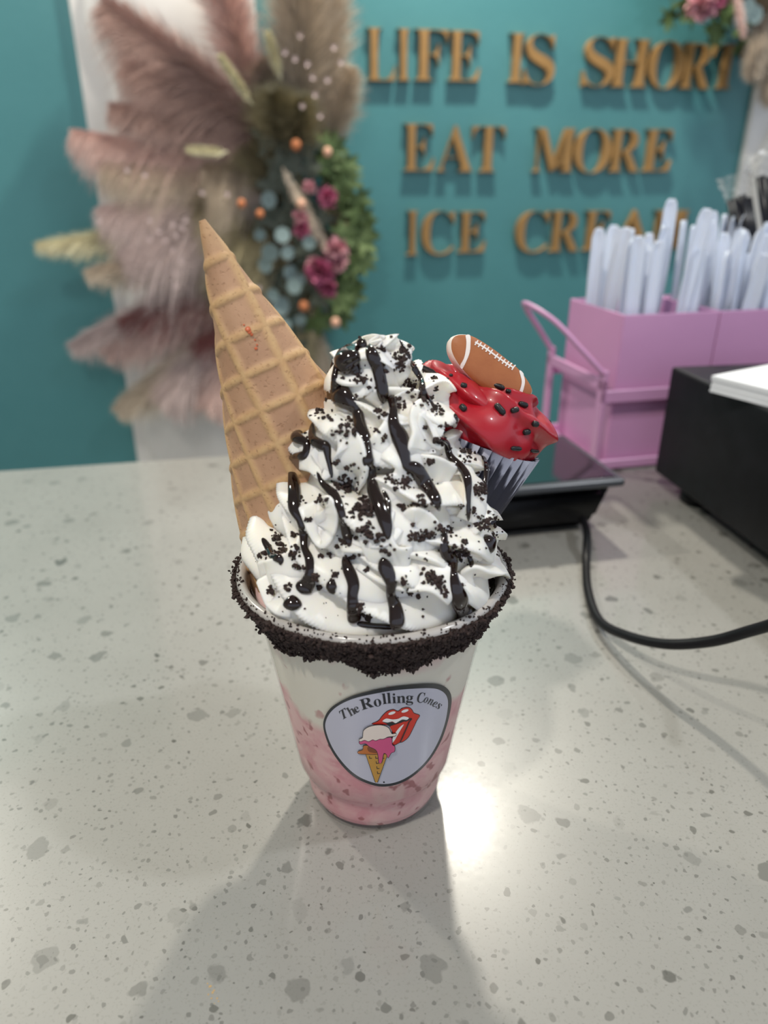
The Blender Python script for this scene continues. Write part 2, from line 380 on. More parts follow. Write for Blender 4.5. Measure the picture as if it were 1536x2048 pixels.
rows = [[('L', 62, 168, 103, 295), ('I', 172, 222, 105, 295), ('F', 235, 355, 108, 295), ('E', 357, 475, 113, 297), ('I', 578, 637, 122, 303), ('S', 637, 745, 125, 313),
         ('S', 852, 960, 135, 318), ('H', 952, 1090, 143, 318), ('O', 1085, 1215, 150, 325), ('R', 1205, 1320, 158, 325), ('T', 1318, 1422, 163, 325)],
        [('E', 195, 308, 455, 628), ('A', 318, 452, 460, 630), ('T', 445, 562, 465, 632), ('M', 668, 820, 470, 632), ('O', 815, 950, 472, 636), ('R', 945, 1062, 475, 632), ('E', 1070, 1172, 475, 630)],
        [('I', 208, 250, 775, 937), ('C', 262, 380, 776, 938), ('E', 395, 495, 778, 928), ('C', 605, 722, 776, 930), ('R', 728, 840, 775, 925), ('E', 852, 948, 775, 920), ('A', 962, 1100, 770, 917), ('M', 1102, 1228, 772, 915)]]
wordsof = [['LIFE'] * 4 + ['IS'] * 2 + ['SHORT'] * 5, ['EAT'] * 3 + ['MORE'] * 4, ['ICE'] * 3 + ['CREAM'] * 5]
ordn = ['first', 'second', 'third', 'fourth', 'fifth']
for ri, row in enumerate(rows):
    cnt = {}
    hs = [m_to_wall(wall(700 + (x0 + x1) / 2 / 1.837, y / 1.837, 1.5))[1] for ch, x0, x1, yt, yb in row for y in (yb,)]
    for ci, (ch, x0, x1, yt, yb) in enumerate(row):
        wd = wordsof[ri][ci]; k = cnt.get(wd, 0); cnt[wd] = k + 1
        s0, h0, _ = m_to_wall(wall(700 + x0 / 1.837, yb / 1.837, 1.5)); s1, _, _ = m_to_wall(wall(700 + x1 / 1.837, yb / 1.837, 1.5))
        _, h1, _ = m_to_wall(wall(700 + (x0 + x1) / 2 / 1.837, yt / 1.837, 1.5))
        g, gf, ar = getg(ch, 'bold', -.015)
        vs = [on_wall(s0 + gx * (s1 - s0), h0 + gy * (h1 - h0), 1.9) for gx, gy in g]; n = len(vs)
        vs += [on_wall(s0 + gx * (s1 - s0), h0 + gy * (h1 - h0), .02) for gx, gy in g]
        fs = [list(f) for f in gf] + [[i + n for i in reversed(f)] for f in gf]
        ec = {}
        for f in gf:
            for i in range(len(f)):
                e = (f[i], f[(i + 1) % len(f)]); ec[tuple(sorted(e))] = ec.get(tuple(sorted(e)), []) + [e]
        for es in ec.values():
            if len(es) == 1: a, b = es[0]; fs.append([b, a, a + n, b + n])
        o = mesh('wall_letter', vs, fs, M['gold'], None, on_wall(s0, h0, 0), smooth=False)
        tag(o, 'gold raised letter %s, %s in the word %s on the teal wall' % (ch, ordn[k], wd), 'letter', 'gold letters on the teal wall')

# ------------------------------------------------------------------ dried flowers
def plume_arrays(b, t, width, n, droop, seed, lean=.9, fl=.22, start=.1, curl=.5, full=.55):
    r = np.random.default_rng(seed); b = np.array(b); t = np.array(t); L = np.linalg.norm(t - b); ax = (t - b) / L
    g = np.array((0, 0, -1.0))
    u = start + (1 - start) * r.random(n) ** .8
    root = b + np.outer(u, t - b) + g * (droop * L * (u ** 2 - u))[:, None] * -1
    rd = r.normal(size=(n, 3)); rd -= np.outer(rd @ ax, ax); rd /= np.linalg.norm(rd, axis=1)[:, None]
    prof = np.sin(np.pi * np.clip(u * .85 + .12, 0, 1)) ** full
    ln = width * (.6 + .7 * r.random(n)) * prof + .3
    d = ax * lean + rd * (.35 + .5 * r.random(n))[:, None]; d /= np.linalg.norm(d, axis=1)[:, None]
    side = np.cross(d, np.array(WN)); side /= (np.linalg.norm(side, axis=1)[:, None] + 1e-6)
    out = []
    for j, q in enumerate((0, .35, .7, 1)):
        p = root + d * (ln * q)[:, None] + g * (ln * curl * q * q)[:, None] + rd * (ln * .12 * q)[:, None]
        wdt = fl * (1, .9, .6, .12)[j]
        out += [p - side * wdt / 2, p + side * wdt / 2]
    v = np.stack(out, 1).reshape(-1, 3)
    base = (np.arange(n) * 8)[:, None, None]; q = np.array([[0, 1, 3, 2], [2, 3, 5, 4], [4, 5, 7, 6]])[None]
    return v, (base + q).reshape(-1, 4)
def blade_tube(b, t, r, droop=0):
    b, t = V(b), V(t); pts = [b.lerp(t, k / 6) + V((0, 0, -droop * (b - t).length * ((k / 6) ** 2 - k / 6) * -1)) for k in range(7)]
    return tube(pts, [r] * 7, 5)
seedc = [100]
def plume(parent, pb, pt, wpx, m, n=900, db_=9, dt=14, droop=.12, name='pampas_plume', curl=.45, fl=.24, lean=.9, full=.55, start=.1):
    seedc[0] += 1
    b = wall(*pb, db_); t = wall(*pt, dt); cmpx = (wall(pt[0] + 10, pt[1], dt) - t).length / 10
    v, f = plume_arrays(b, t, wpx * cmpx * .62, n, droop, seedc[0], lean=lean, fl=fl, curl=curl, full=full, start=start)
    wn = np.array(WN); dd = (v - np.array(WP)) @ wn; v = v + np.outer(np.maximum(0, 4.2 + .02 * (dd + 20) - dd) * (dd < 4.4), wn)
    tv, tf = blade_tube(b, t, .22, droop)
    o = len(v); v2 = np.concatenate([v, np.array([tuple(q) for q in tv])]); f2 = np.concatenate([f, np.array([[i + o for i in q] for q in tf if len(q) == 4])])
    return mesh(name, v2, f2, M[m], parent)
def leaf_shape(c, d, nrm, L, W, fold=.25, n=5):
    d = V(d).normalized(); nn = V(nrm).normalized(); s = d.cross(nn).normalized(); vs = []; fs = []
    for i in range(n + 1):
        q = i / n; wv = W * math.sin(math.pi * min(1, q * .92 + .04)) ** .8 if i < n else .02
        p = c + d * (L * q) + nn * (math.sin(q * 2.2) * L * .1)
        vs += [p - s * wv / 2 + nn * fold * wv * .5, p, p + s * wv / 2 + nn * fold * wv * .5]
    for i in range(n):
        a = i * 3; fs += [[a, a + 1, a + 4, a + 3], [a + 1, a + 2, a + 5, a + 4]]
    return vs, fs
def star_leaf(c, d, nrm, R, m, parent, name='green_leaf', lobes=5):
    d = V(d).normalized(); nn = V(nrm).normalized(); s = d.cross(nn).normalized(); vs = [c - d * R * .3]; N = lobes * 4
    for k in range(N + 1):
        a = -2.3 + 4.6 * k / N; rr = R * (1.05 if k % 4 == 0 else .72 if k % 2 else .48)
        vs.append(c + (d * math.cos(a) + s * math.sin(a)) * rr + nn * (.12 * R * math.cos(a * 3)))
    return mesh(name, vs, [[0, k, k + 1] for k in range(1, N + 1)], m, parent)
def ball(c, r, seg=10, sq=1.0):
    prof = [(max(1e-3, r * math.sin(math.pi * i / seg)), -r * sq * math.cos(math.pi * i / seg)) for i in range(seg + 1)]
    v, f = lathe(prof, seg * 2); return v + np.array(tuple(c)), f
def ruffle(c, R, m, parent, name='carnation', n=60, nrm=None):
    parts = []; nn = V(nrm or WN)
    for k in range(n):
        d = V((random.gauss(0, 1), random.gauss(0, 1), random.gauss(0, 1))).normalized()
        d = (d + nn * .5).normalized(); s = d.orthogonal().normalized(); s.rotate(Matrix.Rotation(random.uniform(0, 6.28), 3, d))
        parts.append(leaf_shape(V(c) + d * R * .15, d, s, R * random.uniform(.7, 1.0), R * .55, .6, 3))
    v, f = merge(parts); return mesh(name, v, f, m, parent)

FA = empty('dried_flower_spray', wall(580, 400, 0), 'large spray of pampas grass, pink blooms and green leaves on the left white panel', 'dried flowers')
pl = [
 # base, tip, width px, material, n, droop, curl
 ((560, 260), (215, 10), 105, 'mauve', 2200, .10, .35), ((560, 275), (260, 130), 90, 'mauve', 2200, .08, .4), ((555, 290), (230, 215), 70, 'mauve', 2000, -.02, .45),
 ((560, 320), (150, 262), 75, 'blush', 2200, .10, .75), ((560, 345), (215, 330), 80, 'beige', 2200, .12, .6), ((555, 370), (215, 420), 95, 'lilac', 2600, .12, .55),
 ((540, 395), (260, 500), 90, 'lilac', 2200, .08, .5), ((470, 440), (80, 490), 45, 'straw', 1300, .05, .25), ((480, 470), (180, 545), 50, 'beige', 1300, .06, .3),
 ((530, 500), (150, 690), 60, 'lilac', 1700, .05, .3), ((550, 520), (220, 700), 65, 'blush', 1600, .05, .3), ((560, 540), (250, 640), 60, 'burgundy', 900, .05, .4),
 ((560, 570), (400, 690), 60, 'burgundy', 800, .05, .5), ((500, 620), (240, 815), 55, 'beige', 1500, .02, .3), ((470, 640), (330, 790), 70, 'lilac', 1400, .0, .3), ((520, 620), (420, 800), 70, 'blush', 1100, .0, .3),
 ((520, 260), (430, -80), 80, 'blush', 1800, .0, .2), ((600, 280), (600, -90), 95, 'beige', 2400, .0, .12), ((640, 290), (665, -60), 70, 'beige', 1800, .0, .1),
 ((650, 310), (700, 140), 50, 'beige', 1100, .0, .25), ((560, 250), (520, 130), 60, 'beige', 1600, .0, .25), ((520, 330), (420, 330), 80, 'beige', 1800, .15, 1.0),
 ((540, 400), (400, 400), 80, 'olive', 1500, .05, .6), ((560, 450), (430, 470), 90, 'olive', 1500, .03, .4), ((560, 480), (440, 560), 80, 'olive', 1200, .03, .4),
 ((575, 330), (545, 190), 70, 'olive', 1500, .0, .2), ((590, 340), (600, 200), 60, 'olive', 1200, .0, .2), ((560, 400), (500, 300), 80, 'olive', 1300, .0, .3),
 ((600, 600), (660, 760), 30, 'beige', 600, .0, .2), ((620, 580), (610, 740), 40, 'olive', 600, .0, .2),
]
for i, (b, t, wp, m, n, dr, cu) in enumerate(pl):
    plume(FA, b, t, wp * 1.75, m, int(n * 1.6), 8, 10 + (i * 37 % 9), dr, curl=cu * 1.2, fl=.17, lean=.85, start=.05)
for b, t in (((590, 320), (600, 480)), ((610, 360), (640, 600)), ((570, 420), (560, 640)), ((600, 500), (620, 700)), ((560, 330), (510, 480)), ((640, 330), (690, 470)), ((640, 430), (690, 620))):
    plume(FA, b, t, 60, 'olive', 900, 5, 8, 0, name='dried_grass', curl=.1)
plume(FA, (565, 335), (655, 500), 26, 'beige', 900, 17, 20, .0, curl=.3, start=.02)
for b, t in (((505, 210), (440, 112)), ((562, 160), (535, 66)), ((455, 305), (375, 300))):
    plume(FA, b, t, 16, 'straw', 900, 19, 21, 0, name='bunny_tail', lean=.5, curl=.05, full=.4)
for (u, v_) in ((682, 125), (655, 160), (625, 155), (600, 72), (590, 118), (605, 212), (640, 232), (570, 105), (615, 128), (668, 95), (630, 190), (300, 440), (318, 462), (345, 448), (330, 480), (352, 470), (365, 455), (345, 500), (362, 520), (350, 545), (352, 570), (372, 440), (300, 478), (405, 385), (455, 388), (200, 440), (255, 340), (290, 350), (420, 470), (518, 575)):
    c = wall(u, v_, 22); parts = []
    for k in range(5):
        a = k * 1.257 + u; d = V(WU) * math.cos(a) + V((0, 0, 1)) * math.sin(a) + WN * .4
        parts.append(leaf_shape(c, d, WN, .7, .38, .2, 3))
    v, f = merge(parts); mesh('small_blossom', v, f, M['blossom'], FA)
for (u, v_, r, m) in ((592, 290, 1.35, 'orange'), (483, 407, 1.15, 'orange'), (603, 408, 1.3, 'peach'), (520, 428, 1.1, 'orange'), (608, 612, 1.5, 'orange'), (655, 304, 1.2, 'peach'), (671, 645, 1.4, 'peach'), (578, 705, .8, 'peach')):
    v, f = ball(wall(u, v_, 21), r * .82, 10, 1.1); o = mesh('berry', v, f, M[m], FA)
for (u, v_, r) in ((537, 400, 2.0), (565, 470, 1.9), (540, 505, 2.2), (575, 505, 1.7), (580, 545, 1.9), (530, 530, 1.9), (588, 572, 1.9), (562, 612, 2.4), (545, 590, 1.6), (600, 560, 1.5), (618, 485, 1.6), (520, 470, 1.5), (600, 640, 1.6), (570, 650, 1.7)):
    c = wall(u, v_, 20 + random.uniform(-2, 2)); vs = [c]
    tx = (WU * random.uniform(.8, 1) + WN * random.uniform(-.5, .5)).normalized(); ty = (V((0, 0, 1)) + WN * random.uniform(-.5, .5)).normalized()
    vs += [c + tx * r * math.cos(k * .5236) + ty * r * math.sin(k * .5236) + WN * .25 for k in range(12)]
    mesh('eucalyptus_leaf', vs, [[0, k + 1, (k + 1) % 12 + 1] for k in range(12)], M['euca'], FA)
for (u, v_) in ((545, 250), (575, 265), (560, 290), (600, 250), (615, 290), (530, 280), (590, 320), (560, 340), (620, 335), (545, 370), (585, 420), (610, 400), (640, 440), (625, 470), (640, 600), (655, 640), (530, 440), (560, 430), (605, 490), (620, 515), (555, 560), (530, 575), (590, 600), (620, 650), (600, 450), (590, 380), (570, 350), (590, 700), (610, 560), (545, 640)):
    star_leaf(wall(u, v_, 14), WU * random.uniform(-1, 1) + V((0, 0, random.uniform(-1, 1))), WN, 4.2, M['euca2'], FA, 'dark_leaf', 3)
for (u, v_, r, m) in ((655, 395, 2.6, 'magenta'), (604, 460, 2.3, 'magenta'), (640, 545, 3.9, 'magenta'), (672, 500, 3.2, 'rose'), (680, 525, 2.4, 'rose'), (655, 575, 2.8, 'magenta'), (628, 530, 2.2, 'rose'), (618, 375, 1.7, 'rose'), (600, 435, 2.0, 'rose')):
    ruffle(wall(u, v_, 20), r, M[m], FA)
random.seed(11)
for k in range(46):
    q = k / 45; u = 655 + 60 * math.sin(q * 2.9) + random.uniform(-26, 22) - (12 if q > .9 else 0); v_ = 290 + q * 345 + random.uniform(-12, 12)
    a = random.uniform(-1.1, 1.1)
    star_leaf(wall(u, v_, 14 + random.uniform(-4, 3)), WU * math.cos(a) + V((0, 0, math.sin(a))), WN + V((random.uniform(-.4, .4), 0, random.uniform(-.4, .4))), random.uniform(3.4, 4.8), M['leaf2' if k % 6 == 0 else 'leaf'], FA)
v, f = ball(wall(590, 470, 8.2), 5, 12, 1.2); mesh('foam_core', v, f, M['stem'], FA)

FB = empty('dried_flower_spray', wall(1470, 20, 0), 'spray of dark leaves, pink rose and grey pampas at the top right corner', 'dried flowers')
for k in range(46):
    u = random.uniform(1335, 1530); v_ = random.uniform(-120, 50 + (u - 1335) * .25)
    a = random.uniform(0, 6.28)
    star_leaf(wall(u, v_, 12 + random.uniform(-4, 3)), WU * math.cos(a) + V((0, 0, math.sin(a))), WN + V((random.uniform(-.4, .4), 0, random.uniform(-.4, .4))), random.uniform(3, 4.6), M['leaf'], FB)
ruffle(wall(1400, 8, 18), 4.2, M['rose'], FB, 'rose_bloom'); ruffle(wall(1425, 0, 17), 3.4, M['magenta'], FB, 'rose_bloom')
plume(FB, (1530, 0), (1505, 150), 45, 'beige', 1600, 12, 16, 0, curl=.2); plume(FB, (1545, -20), (1545, 200), 60, 'beige', 1800, 12, 16, 0, curl=.15); plume(FB, (1530, -30), (1600, 120), 60, 'beige', 1500, 12, 16, 0, curl=.2)
plume(FB, (1470, -20), (1488, 75), 12, 'blush', 500, 20, 22, 0, name='pink_sprig', curl=.1, lean=.5)
for (u, v_) in ((1495, 15), (1510, 30), (1480, 40)):
    c = wall(u, v_, 19); vs = [c] + [c + WU * 2.0 * math.cos(k * .5236) + V((0, 0, 2.0 * math.sin(k * .5236))) + WN * .25 for k in range(12)]
    mesh('eucalyptus_leaf', vs, [[0, k + 1, (k + 1) % 12 + 1] for k in range(12)], M['euca'], FB)
v, f = ball(wall(1500, -40, 11.2), 8, 12, 1.2); mesh('foam_core', v, f, M['stem'], FB)

# ------------------------------------------------------------------ things on the counter behind
CY = math.radians(13.5)
# pink cutlery caddy
cb = V((20.2, 37.4, 0)); cx = V((math.cos(CY), math.sin(CY), 0)); cyv = V((-math.sin(CY), math.cos(CY), 0))
def cl(x, y, z): return cb + cx * x + cyv * y + V((0, 0, z))
caddy = empty('cutlery_caddy', cl(9, 5, 0), 'pink metal cutlery caddy with side handle holding white spoons', 'caddy')
RC = Matrix.Translation(cb) @ Matrix.Rotation(CY, 4, 'Z')
def bin_mesh(x0, x1):
    bm = bmesh.new()
    for lo, hi in (((x0, 0, .6), (x1, .18, 13.4)), ((x0, 9.5, .6), (x1, 9.68, 13.4)), ((x0, .18, .6), (x0 + .18, 9.5, 13.4)), ((x1 - .18, .18, .6), (x1, 9.5, 13.4)), ((x0, 0, .4), (x1, 9.68, .6))):
        box_bm(lo, hi, .05, 1, bm, RC)
    return bm
for x0 in (0, 9.1, 18.2): bm_mesh('bin', bin_mesh(x0, x0 + 9.0), M['pink'], caddy)
def bar(a, b, w=.9, t=.25, ax='y'):
    bm = box_bm(a, b, .06, 1, None, RC); return bm
fr = bmesh.new()
X0, X1, Y0, Y1 = -1.5, 28.6, -.75, 10.4
for lo, hi in (((X0, Y0, 0), (X0 + .35, Y0 + 1.1, 9.0)), ((X0, Y1 - 1.1, 0), (X0 + .35, Y1, 9.0)), ((X0, Y0, 7.2), (X0 + .35, Y1, 8.2)), ((X0, Y0, .1), (X0 + .35, Y1, 1.1)),
               ((X0, Y0, 6.2), (X1, Y0 + .35, 7.3)), ((X0, Y0, .1), (X1, Y0 + .35, 1.0)), ((X0, Y1 - .35, 6.2), (X1, Y1, 7.3)), ((X0, Y1 - .35, .1), (X1, Y1, 1.0)),
               ((X1 - .35, Y0, 6.2), (X1, Y1, 7.3)), ((X1 - .35, Y0, 0), (X1, Y0 + 1.1, 9)), ((X1 - .35, Y1 - 1.1, 0), (X1, Y1, 9)), ((X0, Y0, .1), (X1, Y1, .35))):
    box_bm(lo, hi, .08, 1, fr, RC)
bm_mesh('frame', fr, M['pink'], caddy)
hp = catmull([(X0 + .2, Y1 - .5, 8.6), (-2.8, Y1 - .8, 10.5), (-5.2, Y1 - 2.6, 12.9), (-6.0, 5.6, 13.6), (-5.0, 2.4, 12.7), (-3.2, .6, 10.6), (X0 + .2, Y0 + .5, 8.6)], 8)
vs, fs = tube([cl(*p) for p in hp], .42, 10, flat=.55); mesh('handle', vs, fs, M['pink'], caddy)

# spoons: handles up
def spoon_mesh():
    vs = []; fs = []; n = 14; L = 16.5
    prof = [(0, .55), (.25, .95), (.8, 1.22), (4, 1.30), (7, 1.15), (10, .7), (11.6, .5), (12.3, .8), (13.3, 1.5), (14.5, 1.75), (15.6, 1.45), (16.3, .8), (16.5, .2)]
    for z, w_ in prof:
        h = L - z; cupd = .35 * max(0, 1 - ((z - 14.3) / 2.2) ** 2) if z > 12 else .0
        for k in range(5):
            q = -1 + k / 2
            y = (.30 * (1 - q * q) if z < 12 else -cupd * (1 - q * q)); vs.append((q * w_ / 2 * 1.0, y + .05, h))
        for k in range(5):
            q = 1 - k / 2
            y = (.30 * (1 - q * q) if z < 12 else -cupd * (1 - q * q)); vs.append((q * w_ / 2 * 1.0, y - .07, h))
    m = len(prof)
    for i in range(m - 1):
        for k in range(10): fs.append([i * 10 + k, i * 10 + (k + 1) % 10, (i + 1) * 10 + (k + 1) % 10, (i + 1) * 10 + k])
    fs.append(list(range(10))[::-1]); fs.append([(m - 1) * 10 + k for k in range(10)])
    return vs, fs
sv, sf = spoon_mesh()
sp0 = mesh('plastic_spoon', sv, sf, M['spoon'], None, (0, 0, 0))
# (bin x, bin y, tilt x, tilt y, z lift, turn)
random.seed(5)
spots = [(1.0, 2.2, .02, .0, .6, .2), (1.9, 1.4, -.03, .02, .9, -.1), (3.3, 1.3, 0, .02, .5, .1), (4.0, 3.0, .02, -.02, 1.6, .3), (5.0, 3.4, .0, .0, 3.6, 0), (5.6, 1.6, .10, .03, 3.0, -.2), (7.0, 1.4, .02, .02, -.2, .0), (8.0, 2.0, .0, .02, -.3, .3)]
for k in range(9): spots.append((random.uniform(.9, 8.0), random.uniform(3.6, 8.6), random.uniform(-.09, .09), random.uniform(-.08, .08), random.uniform(-.4, 1.6), random.uniform(-1, 1)))
for k in range(20): spots.append((9.1 + (.9 + (k % 10) * .78), 1.4 + (k // 10) * 2.4 + random.uniform(-.4, .4), random.uniform(-.10, .20 if k % 10 < 7 else .03), random.uniform(-.05, .06), random.uniform(-.6, 1.3) + (k // 10) * .9, random.uniform(-.6, .6)))
for k in range(10): spots.append((9.1 + random.uniform(.9, 8.0), random.uniform(6.0, 8.8), random.uniform(-.1, .1), random.uniform(-.06, .06), random.uniform(1.0, 2.6), random.uniform(-1, 1)))
for k in range(9): spots.append((18.2 + random.uniform(.9, 8.0), random.uniform(1.2, 8.6), random.uniform(-.12, .12), random.uniform(-.06, .06), random.uniform(0, 1.6), random.uniform(-1, 1)))
ORD = ['first', 'second', 'third', 'fourth', 'fifth', 'sixth', 'seventh', 'eighth', 'ninth', 'tenth']
spots[8:17] = sorted(spots[8:17]); spots[37:47] = sorted(spots[37:47]); spots[47:] = sorted(spots[47:])
def spoon_label(i, s):
    if i < 8: return '%s white spoon from the left in the front row of the left caddy bin' % ORD[i], 'white spoons in the left bin of the pink caddy'
    if i < 17: return '%s white spoon from the left in the back of the left caddy bin' % ORD[i - 8], 'white spoons in the left bin of the pink caddy'
    if i < 27: return '%s white spoon from the left in the front row of the middle caddy bin' % ORD[i - 17], 'white spoons in the middle bin of the pink caddy'
    if i < 37: return '%s white spoon from the left in the second row of the middle caddy bin' % ORD[i - 27], 'white spoons in the middle bin of the pink caddy'
    if i < 47: return '%s white spoon from the left in the back row of the middle caddy bin' % ORD[i - 37], 'white spoons in the middle bin of the pink caddy'
    return '%s white spoon from the left in the right caddy bin at the photo edge' % ORD[i - 47], 'white spoons in the right bin of the pink caddy'
for i, s in enumerate(spots):
    o = sp0 if i == 0 else sp0.copy()
    if i: C.objects.link(o)
    lb, g = spoon_label(i, s)
    if i == 4: lb, g = 'tallest upright white spoon near the middle of the left caddy bin', None
    if i == 5: lb, g = 'white spoon leaning right beside the tallest one in the left caddy bin', None
    if i == 0: lb, g = 'white spoon nearest the handle corner of the pink caddy', None
    if 'group' in o: del o['group']
    tag(o, lb, 'spoon', g)
    zb = 2.0 + max(-1.2, s[4])
    o.location = cl(s[0], s[1], zb) * K; o.rotation_euler = Euler((s[3] * -1, s[2], CY + s[5]), 'XYZ')

# black straw bundles with crinkled clear wrap
def straw_bundle(pb, pt, label, n=9, rr=1.1):
    b, t = V(pb), V(pt); E = empty('straw_bundle', b, label, 'straws')
    ax = (t - b).normalized(); a1 = ax.orthogonal().normalized(); a2 = ax.cross(a1); L = (t - b).length
    for k in range(n):
        q = 0 if k == 0 else rr * .72; an = k * 2 * math.pi / max(1, n - 1)
        o_ = a1 * (q * math.cos(an)) + a2 * (q * math.sin(an))
        v_, f_ = tube([b + o_, t + o_ - ax * random.uniform(0, .5)], .40, 10); mesh('straw', v_, f_, M['straws'], E)
    prof = []; vs = []; nn = 28
    for i in range(9):
        q = i / 8; r_ = rr * (1.05 + .35 * q)
        for k in range(nn):
            an = 2 * math.pi * k / nn; r2 = r_ * (1 + (.16 + .2 * q) * math.sin(k * 2.7 + i * 1.9) * random.uniform(.3, 1))
            vs.append(t - ax * .3 + ax * (q * 2.3) + (a1 * math.cos(an) + a2 * math.sin(an)) * r2)
    fs = [[i * nn + k, i * nn + (k + 1) % nn, (i + 1) * nn + (k + 1) % nn, (i + 1) * nn + k] for i in range(8) for k in range(nn)]
    mesh('clear_wrap', vs, fs, M['film'], E, smooth=False)
straw_bundle(at_y(1506, 560, 48.5), at_y(1477, 392, 49.5), 'shorter bundle of black straws in clear film above the pink caddy', 9, 1.0)
straw_bundle(at_y(1570, 560, 45.0), at_y(1541, 345, 46.0), 'taller bundle of black straws in clear film at the right edge', 9, 1.2)

# black cash drawer with feet and paper stack
DY = math.radians(8.6)
dbp = V((23.0, 33.1, 0)); RD = Matrix.Translation(dbp) @ Matrix.Rotation(DY, 4, 'Z')
dr = empty('cash_drawer', RD @ V((20, -20, 0)), 'large black metal cash drawer box beside the pink caddy', 'cash drawer')
bm = box_bm((0, -40, 1.35), (40, 0, 10.2), .25, 3, None, RD); bm_mesh('body', bm, M['black'], dr)
for x, y in ((1.9, -3.6), (1.9, -37), (37, -2.6), (37, -37)):
    v, f = lathe([(.01, 0), (1.1, 0), (1.25, .2), (1.25, 1.4), (.01, 1.4)], 24); v = v @ np.array(Matrix.Rotation(DY, 3, 'Z')).T + np.array(tuple(RD @ V((x, y, 0)))); mesh('foot', v, f, M['black'], dr)
ps = empty('paper_stack', RD @ V((12, -9, 10.2)), 'stack of white paper lying on the black cash drawer', 'paper')
random.seed(3); PZ = 10.2
pc = at_z(1420, 783, 10.2)
pd = at_z(1536, 814, 10.2) - pc; RP = Matrix.Translation((pc.x, pc.y, 0)) @ Matrix.Rotation(math.atan2(pd.y, pd.x), 4, 'Z')
for k in range(7):
    j = random.uniform(-.06, .06); h = .16
    bm = box_bm((j, j, PZ), (15 + j, 10.5 + j, PZ + h - .012), 0, 1, None, RP)
    for v in bm.verts: v.co.z += max(0, .012 * (v.co.x - pc.x - 4))
    bm_mesh('paper_sheet', bm, M['paper'], ps); PZ += h

# low black device with a glass top and its cable
RY = math.radians(12.5); rb = at_z(1192, 1058, 0)
RR = Matrix.Translation((rb.x, rb.y, 0)) @ Matrix.Rotation(RY, 4, 'Z')
dv = empty('card_reader_dock', RR @ V((-6, 4, 0)), 'low black electronic device with a glossy glass top behind the cupcake', 'device')
bm = box_bm((-15, 0, 0), (0, 8, 4.0), 0)
for v in bm.verts:
    if v.co.z > 2: v.co.x += .9 if v.co.x > -5 else -.9; v.co.y += -.9 if v.co.y < 4 else .6
bmesh.ops.bevel(bm, geom=[e for e in bm.edges], offset=.9, segments=5, affect='EDGES'); bm.transform(RR); bm_mesh('body', bm, M['black'], dv, smooth=True)
bm = box_bm((-16.0, -1.4, 3.85), (1.0, 8.6, 4.45), .22, 3, None, RR); bm_mesh('top_frame', bm, M['grey_edge'], dv)
bm = box_bm((-15.5, -.9, 4.40), (.5, 8.2, 4.52), .05, 2, None, RR); bm_mesh('glass_plate', bm, M['glass_black'], dv)
cab = [at_z(1172, 1050, 1.2) + V((0, 1.0, 0)), at_z(1174, 1065, 1.3), at_z(1172, 1120, .35), at_z(1176, 1180, .3), at_z(1198, 1240, .5), at_z(1250, 1270, 1.2), at_z(1330, 1288, 2.2), at_z(1420, 1283, 3.4), at_z(1500, 1262, 4.8), at_z(1570, 1240, 6.2), at_z(1660, 1200, 8.0)]
vs, fs = tube(catmull([tuple(p) for p in cab], 10), .27, 12)
tag(mesh('power_cable', vs, fs, M['black'], None, at_z(1172, 1120, 0)), 'black cable looping from the glass-topped device off to the right', 'cable')

# ------------------------------------------------------------------ the cup
cup = empty('plastic_cup', (0, 0, 0), 'clear plastic cup with cookie-crumb rim and silver sticker holding a pink shake', 'cup')
def rcup(z): return np.interp(z, [0, .55, .6, 1.75, 2.0, 4.35, 6.8, 9.4, 10.2, 10.7], [2.62, 2.70, 2.78, 2.93, 3.13, 3.48, 3.88, 4.32, 4.47, 4.55])
zz = [0.0, .1, .55, .62, 1.1, 1.75, 1.9, 2.05, 3, 4.35, 5.5, 6.8, 8, 9.2, 9.4, 10.2, 10.55]
prof = [(.01, .25), (2.3, .25), (2.45, .0)] + [(rcup(z) if z > .05 else 2.58, z) for z in zz]
v, f = lathe(prof, 160); cupw = mesh('cup_wall', v, f, M['clear'], cup)
CUPV, CUPF = v.copy(), f.copy()
rp = [(4.50, 10.15), (4.58, 10.45), (4.66, 10.62), (4.80, 10.68), (4.93, 10.60), (4.97, 10.45), (4.90, 10.30), (4.80, 10.30), (4.74, 10.42), (4.66, 10.45)]
v, f = lathe(rp, 160); mesh('rim', v, f, M['rim'], cup)
zs = [.3, .34, .6, .66, 1.2, 1.72, 1.86, 2.0, 3, 4.35, 5.5, 6.8, 8, 9.2, 9.5]
sprof = [(.01, .3)] + [(rcup(z) - .05, z) for z in zs] + [(rcup(9.9) - .10, 9.9), (4.3, 10.0), (3.6, 10.1), (.01, 10.25)]
v, f = lathe(sprof, 128); tag(mesh('milkshake', v, f, M['shake'], None, (0, 0, .3)), 'pink strawberry milkshake with red fruit pieces filling the clear cup', 'milkshake')
